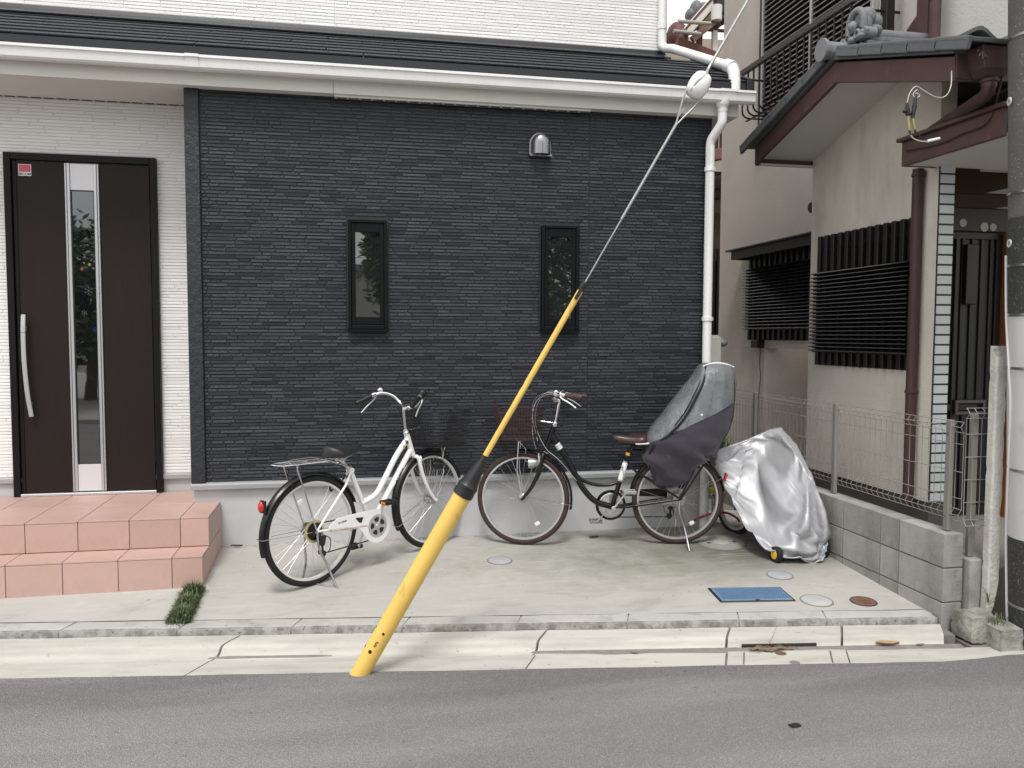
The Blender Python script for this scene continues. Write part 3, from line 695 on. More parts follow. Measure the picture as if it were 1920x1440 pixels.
# short return of fence and its footing
b = MB(); b.box((3.418, -2.02, -.35), (3.572, -1.80, .222))
W2 = props(b.build('concrete_footing', M['block'], bevel=.008, bseg=2), 'short concrete footing stub beside the end of the block wall', 'footing')
F2 = thing('mesh_fence', 'narrow wire mesh fence panel beside the flaking concrete post', 'fence', (3.49, -1.94, .22))
b = MB(); b.box((3.452, -1.96, .223), (3.492, -1.93, 1.04)); b.build('post', M['fence'], F2, bevel=.003)
h2 = MB().tube([(3.40, -1.965, 0), (3.62, -1.965, 0)], .0022, 6)
for z, yo in ((1.078, 0), (1.05, -.025), (1.02, 0), (.93, 0), (.80, 0), (.67, 0), (.54, 0), (.44, 0), (.41, -.025)):
    b = MB(); b.tube([(3.40, -1.967 + yo, z), (3.63, -1.967 + yo, z)], .0022, 6); b.build('wire', M['fence_wire'], F2, smooth=60)
for x in (3.404, 3.452, 3.505, 3.56):
    b = MB(); b.tube([(x, -1.967, 1.078), (x, -1.992, 1.05), (x, -1.967, 1.02), (x, -1.967, .44), (x, -1.992, .41), (x, -1.967, .38)], .0019, 6); b.build('wire', M['fence_wire'], F2, smooth=60)
# flaking concrete post
M['old_conc'] = pm('flaking_concrete', (.53, .525, .48), .92, var=.14, vs=7, bump=1.0, bs=46, bd=.008, stain=((.26, .27, .23), 5, .5, .72, .6, (1, 1, .5)), stain2=((.10, .10, .09), 9, .62, .72, .7))
b = MB(); N = 46
for i in range(N + 1):
    z = -.16 + 1.59 * i / N; 
    w = .003 * mnoise.noise((z * 6, 1, 0)); ch = .020 * max(0, mnoise.noise((z * 9, 4, 2))) + (.05 * max(0, (.10 - z) / .26))
    x0 = 3.482 + w - .012 * max(0, (.2 - z)); x1 = 3.556 + .004 * mnoise.noise((z * 12, 9, 0)) - ch * (1 if z < 1.2 else .3)
    if i % 15 == 11: x0 += .005
    b.v += [(x0, -2.075, z), (x0 + .008, -2.085, z), (x1 - .01, -2.085 + .006 * mnoise.noise((z * 14, 2, 2)), z), (x1, -2.07, z), (x1 - ch * .2, -2.04, z), (x0, -2.035, z)]
for i in range(N):
    for k in range(6): b.f.append((i * 6 + k, i * 6 + (k + 1) % 6, (i + 1) * 6 + (k + 1) % 6, (i + 1) * 6 + k))
b.f += [(0, 1, 2, 3, 4, 5), tuple(N * 6 + k for k in (5, 4, 3, 2, 1, 0))]; b.m = [0] * len(b.f); b.t = [0] * len(b.f)
props(b.build('concrete_post', M['old_conc'], smooth=32), 'weathered flaking pale concrete post beside the utility pole', 'post')
M['lump'] = pm('lump_concrete', (.31, .31, .275), .95, var=.2, vs=8, bump=1.0, bs=40, bd=.012, stain=((.10, .105, .075), 6, .45, .66, .8), stain2=((.45, .44, .40), 9, .58, .7, .6))
# broken kerb lumps at the foot of the pole
def lump(name, c, s, seed, label):
    b = MB(); bm = bmesh.new(); bmesh.ops.create_cube(bm, size=1); bmesh.ops.subdivide_edges(bm, edges=bm.edges, cuts=7, use_grid_fill=True)
    for v in bm.verts:
        p = Vector((v.co.x * s[0], v.co.y * s[1], v.co.z * s[2])); k = max(abs(v.co.x), abs(v.co.y), abs(v.co.z)); r = v.co.length
        p *= 1 - .10 * max(0, (r - .62))
        n = mnoise.noise(Vector((p.x * 9 + seed, p.y * 9, p.z * 9))) * .018 + mnoise.noise(Vector((p.x * 26, p.y * 26 + seed, p.z * 26))) * .008
        v.co = Vector(c) + p + p.normalized() * n
    me = bpy.data.meshes.new(name); bm.to_mesh(me); bm.free(); me.materials.append(M['lump'])
    me.polygons.foreach_set('use_smooth', [True] * len(me.polygons)); me.set_sharp_from_angle(angle=radians(40))
    return props(link(name, me), label, 'concrete lump')
lump('concrete_lump', (3.40, -2.09, -.12), (.17, .15, .14), 1, 'broken pale concrete lump at the end of the kerb')
lump('concrete_lump', (3.50, -2.20, -.155), (.19, .15, .13), 5, 'squarish mossy concrete lump touching the utility pole')

# =================================================================== neighbour house
M['stucco'] = pm('stucco', (.70, .65, .575), .9, var=.07, vs=1.6, bump=.9, bs=75, bd=.006, stain=((.50, .46, .40), .9, .5, .75, .5), stain2=((.28, .265, .225), 2.2, .50, .78, .6, (1, 1, .35)))
M['stucco_pink'] = pm('stucco_pink', (.73, .665, .605), .9, var=.06, vs=1.4, bump=.7, bs=70, bd=.006, stain=((.58, .50, .455), 1.2, .48, .7, .5))
M['redbrown'] = pm('red_brown_paint', (.092, .048, .041), .62, var=.2, vs=6, bump=.3, bs=40, stain=((.055, .03, .028), 4, .5, .75, .6, (1, 1, 2)), stain2=((.18, .12, .11), 7, .62, .76, .4))
M['brownpipe'] = pm('brown_pipe', (.060, .030, .027), .55, var=.2, vs=8)
M['kawara'] = pm('roof_tile', (.115, .12, .125), .55, var=.2, vs=9, rnd=.12, bump=.3, bs=70, stain=((.22, .22, .21), 12, .6, .74, .5))
M['onigawara'] = pm('ridge_ornament', (.22, .225, .235), .7, var=.15, vs=14, bump=.3, bs=70, stain=((.10, .10, .10), 9, .5, .7, .6))
M['soffit2'] = pm('eave_soffit', (.55, .54, .50), .8, var=.05, vs=3)
M['bronze'] = pm('bronze_alu', (.021, .019, .018), .38, metal=.35, var=.08)
M['louver'] = pm('louver', (.018, .018, .02), .28, metal=.5, var=.05)
M['shutter'] = pm('shutter', (.085, .062, .058), .42, metal=.1, var=.08)
M['shutter_dark'] = pm('shutter_dark', (.022, .013, .012), .6)
M['greytile'] = pm('pale_tile', (.50, .535, .535), .3, rnd=.06, var=.04, vs=12)
M['dark_found'] = pm('dark_foundation', (.085, .082, .072), .9, var=.3, vs=3, bump=.4, bs=50)
M['wood_orange'] = pm('wood_orange', (.30, .105, .032), .5, var=.2, vs=3, vmap=(20, 20, 1))
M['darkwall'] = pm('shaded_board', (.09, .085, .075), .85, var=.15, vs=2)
N_ = thing('neighbour_house', 'older beige stucco house with red-brown gable boards and dark louvered windows', 'house', (4.2, -.3, .1))
A, Bw = 3.85, 4.10
YA0, YA1 = -1.108, .43
rs = -.29   # roof slope
def ridge_z(Y, z0): return z0 + rs * abs(Y + .70)
b = MB(); b.prism([(YA0, .352), (YA1, .352), (YA1, ridge_z(YA1, 3.42)), (-.70, 3.42), (YA0, ridge_z(YA0, 3.42))], 'x', A, A + .12); b.build('wall', M['stucco'], N_)
b = MB(); b.box((A + .02, YA0 + .02, -.1), (A + .14, YA1 + .4, .351)); b.build('foundation', M['dark_found'], N_)
b = MB(); b.box((Bw, YA1 - .3, 1.36), (Bw + .15, 2.60, 6.6)); b.box((Bw, 1.66, .2), (Bw + .75, 2.60, 1.358)); b.box((Bw, -.66, 3.2), (Bw + .15, YA1 - .302, 6.6)); b.build('wall', M['stucco_pink'], N_)
b = MB(); b.box((Bw + .76, .2, .1), (Bw + .9, 1.66, 1.36)); b.box((A + .121, YA1 - .1, .1), (Bw + .76, YA1 - .02, 1.36)); b.build('wall', M['stucco'], N_)
b = MB(); b.box((Bw + .01, 2.61, -.1), (Bw + 4, 2.75, 6.6)); b.build('wall', M['stucco_pink'], N_)
b = MB(); b.box((Bw + .02, -1.5, 3.2), (7.5, -.70, 6.6)); b.build('wall', pm('stucco_white', (.68, .67, .63), .9, var=.05, bump=.7, bs=70, bd=.006), N_)
# entrance recess
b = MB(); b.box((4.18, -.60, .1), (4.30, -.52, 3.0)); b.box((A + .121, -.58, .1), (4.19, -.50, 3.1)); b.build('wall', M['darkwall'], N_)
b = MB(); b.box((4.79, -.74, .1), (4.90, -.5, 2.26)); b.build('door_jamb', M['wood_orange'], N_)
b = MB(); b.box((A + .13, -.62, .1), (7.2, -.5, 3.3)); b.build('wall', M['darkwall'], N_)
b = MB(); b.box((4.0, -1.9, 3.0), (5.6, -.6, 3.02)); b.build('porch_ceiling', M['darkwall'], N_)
# gable roof end facing the lane
XB = 3.328
def rake(y0, y1, zt, zb, x0, x1, mat, name, parent=N_, bev=.004):
    b = MB(); b.prism([(y0, ridge_z(y0, zt)), (y1, ridge_z(y1, zt)), (y1, ridge_z(y1, zb)), (y0, ridge_z(y0, zb))], 'x', x0, x1); return b.build(name, mat, parent, bevel=bev)
rake(-.698, .455, 3.385, 3.245, XB, XB + .03, M['redbrown'], 'barge_board'); rake(-.702, -1.865, 3.385, 3.245, XB, XB + .03, M['redbrown'], 'barge_board')
b = MB(); b.prism([(.47, ridge_z(.47, 3.40)), (-.70, 3.40), (-1.88, ridge_z(-1.88, 3.40)), (-1.88, ridge_z(-1.88, 3.43)), (-.70, 3.43), (.47, ridge_z(.47, 3.43))], 'x', XB - .02, 5.6); RF = b.build('roof', M['kawara'], N_)
rake(-.70, .44, 3.30, 3.29, XB + .031, A + .02, M['soffit2'], 'soffit', N_, 0); rake(-.70, -1.85, 3.30, 3.29, XB + .031, 4.6, M['soffit2'], 'soffit', N_, 0)
b = MB(); b.box((XB + .01, .440, 2.905), (A + .1, .462, 3.10)); b.build('eave_board', M['redbrown'], N_, bevel=.003)
b = MB(); b.box((XB + .03, .40, 2.90), (A + .01, .439, 2.915)); b.build('soffit', M['soffit2'], N_)
b = MB(); b.box((XB + .01, -1.872, 2.925), (5.6, -1.85, 3.06)); b.build('eave_board', M['redbrown'], N_, bevel=.003)
# rake-edge tiles, laid one over the next
def rake_tile(L, s):
    b = MB(); d = Vector((0, s, rs)).normalized(); n = Vector((0, -d.z * 1, d.y)) if s > 0 else Vector((0, d.z, -d.y)); n = n if n.z > 0 else -n
    b.obox((0, 0, 0), (.14, 0, 0), d * L / 2, n * .012); b.obox(Vector((-.125, 0, -.022)), (.014, 0, 0), d * L / 2, n * .036)
    return b.mesh('rake_tile', M['kawara'], bevel=.006, bseg=2), d, n
for s, y0, cnt in ((1, -.60, 5), (-1, -.80, 5)):
    me, d, n = rake_tile(.275, s)
    for i in range(cnt):
        y = y0 + s * (.115 + .245 * i); z = ridge_z(y, 3.475)
        o = link('rake_tile', me, RF, (XB + .085, y, z)); o.rotation_euler = (-s * .022, 0, 0)
# eave tile lip at the near corner
for i in range(4):
    b = MB(); P = [(3.36 + .27 * i + .27 * k / 8, 3.14 + .035 * sin(pi * k / 8 * 2 + 1)) for k in range(9)]
    b.prism(P + [(p[0], p[1] - .022) for p in P[::-1]], 'y', -1.99, -1.75); b.build('eave_tile', M['kawara'], RF, smooth=40)
# ridge and its ornament
b = MB(); b.box((3.52, -.77, 3.47), (5.5, -.63, 3.53)); b.box((3.56, -.755, 3.532), (5.5, -.645, 3.565)); b.build('ridge', M['onigawara'], RF, bevel=.006)
b = MB(); b.tube([(3.49, -.70, 3.585), (5.5, -.70, 3.585)], .045, 12); b.build('ridge_cap', M['onigawara'], RF, smooth=50)
b = MB(); b.tube([(3.245, -.66, 3.475), (3.62, -.66, 3.475)], .060, 18); b.lathe([(.078, -.012), (.080, .0), (.072, .02)], (3.245, -.66, 3.475), (1, 0, 0), 24); b.build('ridge_end_tile', M['onigawara'], RF, smooth=40)
b = MB(); o3 = Vector((3.46, -.73, 3.63)); k_ = .82
b.tube([o3 + Vector((0, .105 * cos(a) * k_, .125 * sin(a) * k_)) for a in [pi * (-.12 + 1.24 * i / 14) for i in range(15)]], .030 * k_, 10)
b.sphere(o3 + Vector((.05, 0, 0)), (.06 * k_, .10 * k_, .12 * k_), 14, 9)
b.sphere(o3 + Vector((.07, 0, .055)), (.07, .080, .075), 12, 8); b.sphere(o3 + Vector((.13, 0, .03)), (.055, .075, .06), 12, 8); b.sphere(o3 + Vector((.12, 0, -.03)), (.06, .085, .045), 12, 8)
b.sphere(o3 + Vector((-.035, -.005, -.01)), .032, 10, 7); b.tube([o3 + Vector((-.03, .034 * cos(a), -.012 + .034 * sin(a))) for a in [2 * pi * i / 14 for i in range(14)]], .010, 6, closed=True)
for sy in (-1, 1):
    c0 = o3 + Vector((-.02, sy * .125, -.085)); b.tube([c0 + Vector((0, .03 * cos(a) * sy, .03 * sin(a))) * (1 - .12 * i / 4) for i, a in enumerate([.4 * j for j in range(16)])], .013, 7)
    b.tube([c0 + Vector((-.01, 0, 0)), c0 + Vector((.075, 0, .0))], .036, 12); b.sphere(c0 + Vector((-.015, 0, 0)), .018, 8, 6)
    c1 = o3 + Vector((-.03, sy * .055, -.075)); b.tube([c1 + Vector((0, .026 * cos(a), .026 * sin(a))) for a in [2 * pi * i / 12 for i in range(12)]], .010, 6, closed=True)
    b.sphere(c1 + Vector((-.005, sy * .05, -.03)), (.03, .04, .022), 10, 6)
b.sphere(o3 + Vector((-.03, 0, -.10)), (.03, .03, .025), 10, 6)
b.build('ridge_ornament', M['onigawara'], RF, smooth=60)
# rain hopper and brown pipes
b = MB(); HX, HY, HZ = 3.50, -1.93, 2.985
def ring(w, d, z): return [(HX - w, HY - d, z), (HX + w, HY - d, z), (HX + w, HY + d, z), (HX - w, HY + d, z)]
V = ring(.112, .075, HZ + .085) + ring(.104, .07, HZ + .06) + ring(.085, .06, HZ - .03) + ring(.055, .045, HZ - .07)
b.add(V, [(i * 4 + k, i * 4 + (k + 1) % 4, i * 4 + 4 + (k + 1) % 4, i * 4 + 4 + k) for i in range(3) for k in range(4)] + [(12, 13, 14, 15), (0, 1, 2, 3)])
for i in range(5):
    a = pi + pi * i / 4 + .0; c0 = Vector((HX - .105, HY - .06, HZ + .05)); b.bar(c0, c0 + Vector((.045 * cos(a) * .8, -.01, .045 * sin(a))), .006, .012)
hop = b.build('rain_hopper', M['brownpipe'], N_, bevel=.004)
b = MB(); b.lathe([(.046, .02), (.046, -.02), (.040, -.024), (.040, -.05)], (HX, HY, HZ - .07), seg=16)
b.tube(cr([(HX, HY, HZ - .10), (HX, HY + .005, HZ - .13), (HX + .01, HY + .05, HZ - .155)], 5) + [Vector((3.70, -1.2, 2.80))], .036, 14); b.build('downpipe', M['brownpipe'], N_, smooth=50)
b = MB(); b.tube([(A - .045, -.962, 2.62), (A - .045, -.962, .33)], .037, 16)
for z in (2.58, 1.10): b.lathe([(.038, -.012), (.043, -.01), (.043, .01), (.038, .012)], (A - .045, -.962, z), seg=16)
b.build('downpipe', M['brownpipe'], N_, smooth=50)
# entrance canopy
b = MB(); b.box((3.60, -1.93, 2.607), (3.63, -1.085, 2.765)); b.box((3.60, -1.084, 2.607), (A - .002, -1.06, 2.765)); CN = b.build('canopy', M['redbrown'], N_, bevel=.004)
b = MB(); b.box((3.57, -1.96, 2.766), (5.6, -1.04, 2.79)); b.build('canopy_top', M['redbrown'], CN, bevel=.004)
b = MB(); b.box((3.631, -1.93, 2.612), (5.6, -1.085, 2.63)); b.build('soffit', M['soffit2'], CN)
b = MB(); b.tube(cr([(3.59, -1.12, 2.70), (3.588, -1.45, 2.675), (3.588, -1.62, 2.69), (3.588, -1.80, 2.70), (3.60, -1.86, 2.78), (3.62, -1.90, 3.0)], 6), .005, 8); b.build('cable', M['brownpipe'], CN, smooth=60)
# tiled corner pier and pilaster
b = MB(); b.box((A - .001, -1.118, .36), (A + .112, YA0 - .001, 2.61)); PR = b.build('tiled_pier', M['black'], N_)
tm = MB().box((-.052, -.006, -.0270), (.052, .006, .0270)).mesh('tile', M['greytile'], bevel=.002, bseg=2)
z = .39
while z < 2.60: link('tile', tm, PR, (A + .056, -1.1215, z)); z += .0668
# louvered windows: bars behind, slats in front
def louver_window(x, y0, y1, z0, z1, zb0, zb1, nsl, nbar):
    b = MB(); b.box((x - .006, y0 + .01, zb0), (x - .002, y1 - .01, zb1)); lw = b.build('window', M['black'], N_)
    bm_ = MB().box((-.012, -.021, zb0), (.014, .021, zb1)).mesh('bar', M['bronze'], bevel=.003)
    for i in range(nbar): link('bar', bm_, lw, (x - .032, y0 + .03 + (y1 - y0 - .06) * i / (nbar - 1), 0))
    L = (y1 - y0 + .03) / 2
    s_ = MB(); s_.prism([(-.036, -.004), (-.030, .004), (-.004, .0075), (.010, .0065), (.016, -.014), (.006, -.016), (-.002, -.004), (-.028, -.008)], 'y', -L, L)
    sme = s_.mesh('slat', M['louver'], bevel=.0008)
    for i in range(nsl): link('slat', sme, lw, (x - .062, (y0 + y1) / 2, z0 + (z1 - z0) * i / (nsl - 1)))
    b = MB()
    for zz in (zb0 + .10, zb1 - .10): b.box((x - .02, y0, zz - .012), (x - .004, y1, zz + .012))
    b.build('rail', M['bronze'], lw)
    return lw
louver_window(A, -.93, .268, 1.365, 1.995, 1.243, 2.303, 21, 13)
lw = louver_window(Bw, .46, 1.96, 1.56, 2.165, 1.44, 2.30, 20, 15)
b = MB(); b.prism([(Bw + .01, 2.42), (Bw - .235, 2.375), (Bw - .24, 2.365), (Bw - .235, 2.355), (Bw + .01, 2.36)], 'y', .40, 2.10); b.box((Bw - .205, .42, 2.27), (Bw - .185, 2.03, 2.356)); b.box((Bw - .185, 2.01, 2.27), (Bw, 2.03, 2.356)); b.build('window_hood', M['bronze'], lw, bevel=.003)
b = MB(); b.prism([(Bw - .002, 1.36), (Bw - .08, 1.36), (Bw - .08, 1.44), (Bw - .002, 1.44)], 'y', 1.66, 1.80); b.build('bracket', M['bronze'], lw, bevel=.004)
b = MB(); b.tube(cr([(Bw - .012, 1.72, 1.37), (Bw - .008, 1.74, 1.2), (Bw - .012, 1.71, 1.05), (Bw - .008, 1.75, .8), (Bw - .01, 1.74, .2)], 6), .004, 6); b.build('cable', M['black'], N_, smooth=60)
b = MB(); b.prism([(.44, 2.62), (.47, 2.62), (.50, 2.60), (.50, 2.56), (.47, 2.53), (.44, 2.54)], 'x', A + .0, A + .10); b.build('wall_vent', M['bronze'], N_, bevel=.004)
# upstairs shutter and balcony rail
b = MB(); b.box((Bw - .012, -.02, 3.40), (Bw - .002, 1.76, 5.6)); SH = b.build('shutter', M['shutter_dark'], N_)
sm_ = MB().prism([(-.034, -.002), (-.026, .016), (-.008, .024), (-.006, .018), (-.020, .008), (-.028, -.006)], 'y', -.86, .86).mesh('slat', M['shutter'], bevel=.0006)
z = 3.44
while z < 5.5: link('slat', sm_, SH, (Bw - .01, .87, z)); z += .0495
for y, m, w in ((1.775, 'redbrown', .022), (1.742, 'alu', .010), (.86, 'alu', .014), (-.035, 'alu', .018)):
    b = MB(); b.box((Bw - .058, y - w, 3.38), (Bw - .003, y + w, 5.6)); b.build('mullion', M[m], SH, bevel=.002)
RX = 3.70
RA = thing('balcony_rail', 'dark metal window railing below the upstairs shutter', 'railing', (RX, .6, 3.6))
b = MB(); b.box((RX - .022, -.34, 3.965), (RX + .022, 1.52, 4.015)); b.build('top_rail', M['fence'] if False else pm('rail_bronze', (.10, .092, .085), .4, metal=.4, var=.1), RA, bevel=.005)
bal = MB().tube(cr([(RX, 0, 3.965), (RX, 0, 3.68), (RX + .004, 0, 3.61), (RX + .04, 0, 3.572), (RX + .12, 0, 3.566), (Bw - .03, 0, 3.566)], 5), .0085, 8)
bme = bal.mesh('baluster', M['bronze'], off=Vector((RX, 0, 3.6)), smooth=50)
y = -.29
while y < 1.50: link('baluster', bme, RA, (RX, y, 3.6)); y += .1085
b = MB(); b.box((RX + .06, -.34, 3.548), (RX + .085, 1.50, 3.557)); b.box((RX + .22, -.34, 3.548), (RX + .245, 1.50, 3.557)); b.bar((RX, 1.45, 3.93), (Bw, 1.45, 3.93), .016, .016); b.bar((RX, -.3, 3.93), (Bw, -.3, 3.93), .016, .016); b.build('bottom_rail', M['bronze'], RA)
b = MB(); b.box((3.95, -.36, 3.45), (4.02, -.28, 5.6)); b.build('post', M['bronze'], RA, bevel=.004)
b = MB(); b.box((4.02, -.72, 3.4), (4.10, -.60, 6.6)); b.prism([(-.62, 3.62), (-.62, 3.86), (-.36, 3.70), (-.36, 3.64)], 'x', 4.06, 4.098); b.build('corner_post', M['redbrown'], N_, bevel=.004)
b = MB(); b.tube([(4.02, -.80, 6.6), (4.02, -.80, 3.4)], .038, 14); b.lathe([(.039, -.01), (.043, -.008), (.043, .008), (.039, .01)], (4.02, -.80, 3.83), seg=14); b.build('downpipe', M['redbrown'], N_, smooth=50)
# entrance door with vertical bars
DX0, DX1, DY = 4.24, 4.80, -.625
b = MB(); b.box((DX0, DY, .15), (DX1, DY + .03, 2.24)); DN = b.build('door', M['black'], N_)
b = MB()
for x in (DX0, DX0 + .14, DX1 - .075): b.box((x, DY - .02, .15), (x + .035, DY - .001, 2.23))
for z in (.15, .93, 2.20): b.box((DX0 + .035, DY - .018, z), (DX1 - .04, DY - .001, z + .05))
b.build('door_frame', M['bronze'], DN, bevel=.003)
bb = MB().box((-.014, -.014, 0), (.014, .0, 1.22)).mesh('bar', M['bronze'], bevel=.002)
for x in (4.45, 4.53, 4.61, 4.69): link('bar', bb, DN, (x, DY - .001, .98))
bb2 = MB().box((-.014, -.014, 0), (.014, .0, .72)).mesh('bar', M['bronze'], bevel=.002)
for x in (4.33, 4.41, 4.49, 4.57, 4.65): link('bar', bb2, DN, (x, DY - .001, .2))
b = MB()
for p, q in (((4.40, DY - .045, .90), (4.66, DY - .02, .925)), ((4.40, DY - .045, .985), (4.66, DY - .02, 1.01)), ((4.40, DY - .045, .925), (4.425, DY - .02, .985)), ((4.635, DY - .045, .925), (4.66, DY - .02, .985))): b.box(p, q)
b.build('letter_slot', pm('slot_metal', (.09, .09, .088), .4, metal=.6), DN, bevel=.002)
b = MB(); b.box((DX0 - .1, DY - .03, 2.26), (4.9, DY, 2.42)); TR = b.build('transom', M['bronze'], N_)
b = MB(); b.box((4.45, DY - .05, 1.72), (4.55, DY - .02, 2.16)); b.build('letter_box', M['bronze'], DN, bevel=.004)
b = MB(); b.box((DX0 - .1, DY - .012, 2.43), (4.9, DY, 2.85)); b.build('pane', glass('transom_glass', (.05, .035, .02), 1.5), TR)
for x, z, r, m in ((4.42, 2.315, .030, 'white'), (4.60, 2.29, .034, 'white'), (4.675, 2.29, .028, 'white')):
    b = MB(); b.lathe([(r, 0), (r, .003)], (x, DY - .0335, z), (0, 1, 0), 18); b.build('round_sticker', pm('sticker_grey', (.42, .41, .36), .6), TR)
# loose service cable with its two connectors
CB = thing('service_cable', 'loose white cable loop with black and yellow connectors hanging below the gable', 'cable', (3.2, -1.95, 2.75))
yc = -1.96
b = MB(); b.tube(cr([(3.30, -1.88, 2.96), (3.235, yc, 2.85), (3.205, yc, 2.795), (3.145, yc, 2.785), (3.06, yc, 2.82), (3.02, yc, 2.835), (2.985, yc, 2.80), (2.968, yc, 2.74)], 6), .0032, 7); b.tube(cr([(3.03, yc, 2.82), (3.01, yc + .01, 2.795), (3.025, yc, 2.775), (3.045, yc, 2.79), (3.02, yc, 2.80)], 5), .0035, 6); b.tube(cr([(2.99, yc, 2.585), (3.01, yc, 2.56), (3.055, yc, 2.545), (3.10, yc, 2.545)], 5), .0038, 6); b.tube(cr([(3.02, yc, 2.60), (3.06, yc, 2.565), (3.10, yc, 2.547)], 5), .0035, 6, mi=1); b.build('wire', [pm('wire_grey', (.46, .45, .42), .5), M['black']], CB, smooth=60)
for (p0, p1, p2) in (((2.968, yc, 2.745), (2.975, yc, 2.675), (2.988, yc, 2.60)), ((3.022, yc, 2.785), (3.005, yc, 2.665), (3.02, yc, 2.605))):
    b = MB(); b.tube([p0, ((p0[0] + p1[0]) / 2, yc, (p0[2] + p1[2]) / 2), p1], [.005, .013, .009], 8); b.sphere((p1[0] - .018, yc, p1[2] + .025), .012, 8, 6); b.tube([p2, (p2[0] + .008, yc, p2[2] - .025)], .006, 6); b.build('connector', M['black'], CB, smooth=50)
    b = MB(); b.tube([p1, p2], .007, 8); b.build('yellow_sleeve', pm('sleeve_yellow', (.38, .31, .12), .6), CB, smooth=50)
b = MB(); b.tube([(3.10, yc, 2.546), (3.175, yc, 2.565)], .008, 8); b.build('white_tag', M['white'], CB, smooth=50)
# meter box in the passage
MX = thing('meter_box', 'pale grey meter box with a round spout in the passage', 'box', (3.2, .75, 1.1))
b = MB(); b.box((3.00, .62, .60), (3.125, .86, 1.487)); b.build('case', pm('box_grey', (.50, .49, .46), .55, var=.05), MX, bevel=.012, bseg=2)
b = MB(); b.box((2.995, .606, .60), (3.13, .619, 1.47)); b.build('lid', pm('box_lid', (.55, .54, .51), .55, var=.05), MX, bevel=.006, bseg=2)
b = MB(); b.box((3.126, .64, 1.38), (3.14, .72, 1.455)); b.sphere((3.165, .66, 1.42), (.045, .045, .035), 12, 8); b.build('spout', pm('spout_grey', (.22, .22, .205), .5), MX, smooth=50)

# =================================================================== older house behind, seen through the gap
O_ = thing('old_house', 'old brown wooden house with tiled roof seen through the gap', 'house', (5.2, 5.3, 0))
def q(x, y, d=0.0):   # where the parts sit on the far facade, metres
    s = (11.0 + d) / 11.0; return (.0 + (4.373 + .00796 * (x - 1258)) * s, 5.0 + d, 1.48 + (4.628 - .00712 * y + .0005 * (x - 1258)) * s)
b = MB(); b.box((4.4, 5.6, 0), (9, 9, 5.85)); b.build('wall', pm('old_plaster', (.40, .36, .30), .9, var=.15, vs=1.2, stain=((.22, .18, .15), 1.5, .5, .7, .6)), O_)
def plank(p, r_, w, h, m, name='board'): b = MB(); b.bar(p, r_, w, h); return b.build(name, m, O_, bevel=.004)
wood_red = pm('old_red_wood', (.12, .045, .035), .7, var=.2); old_white = pm('old_white', (.66, .63, .60), .7, var=.08)
plank(q(1286, 62), q(1352, -18), .12, .12, old_white); plank(q(1283, 57), q(1347, -20), .14, .03, wood_red); plank(q(1296, 62), q(1358, -12), .10, .05, M['redbrown'])
b = MB(); V = []
for i in range(17):
    for k, (x, y) in enumerate((((1302 + i * 2.2), 52 - i * 3.1), ((1322 + i * 2.2), 56 - i * 3.1))):
        P = q(x, y, .15); V.append((P[0], P[1], P[2] + .012 * (i % 2)))
b.add(V, [(i * 2, i * 2 + 1, i * 2 + 3, i * 2 + 2) for i in range(16)]); b.build('corrugated_sheet', pm('yellow_sheet', (.55, .47, .22), .5), O_)
for (a_, c_) in (((1272, 40), (1332, 44)), ((1264, 59), (1314, 64))): b = MB(); b.tube([q(*a_, -.2), q(*c_, -.2)], .028, 8); b.build('pole', pm('bamboo_grey', (.36, .33, .29), .6), O_, smooth=50)
plank(q(1298, 75, -.1), q(1350, 30, -.1), .06, .09, pm('brown_plank', (.24, .15, .12), .7, var=.2)); plank(q(1336, 52, .1), q(1356, 34, .1), .06, .12, M['brownpipe'])
plank(q(1312, 62), q(1311, 110), .07, .07, wood_red, 'post'); plank(q(1340, 58), q(1340, 125), .07, .07, old_white, 'post')
plank(q(1268, 84), q(1340, 112), .2, .14, wood_red, 'beam'); plank(q(1300, 54), q(1365, 58), .06, .03, wood_red, 'beam')
b = MB(); b.sphere(q(1270, 72, .2), (.16, .2, .22), 10, 7); b.sphere(q(1266, 79, .2), (.12, .16, .16), 10, 7); b.sphere(q(1276, 78, .1), (.10, .12, .18), 10, 7); b.build('eave_end', pm('red_tile', (.10, .03, .03), .6, var=.2), O_, smooth=60)
b = MB(); b.sphere(q(1304, 20, 1.5), (.10, .15, .16), 12, 8); b.sphere(q(1294, 28, 1.5), (.08, .12, .10), 12, 8); b.sphere(q(1318, 16, 1.5), (.10, .12, .10), 12, 8); b.build('ridge_ornament', M['kawara'], O_, smooth=60)
plank(q(1347, -20, -.1), q(1352, 30, -.1), .12, .16, M['black'], 'bracket'); plank(q(1352, 22, -.1), q(1364, 40, -.1), .12, .12, M['black'], 'bracket')
b = MB(); b.lathe([(.075, 0), (.075, .20)], q(1343, 38, -.15), seg=12); b.build('insulator', old_white, O_, smooth=50)
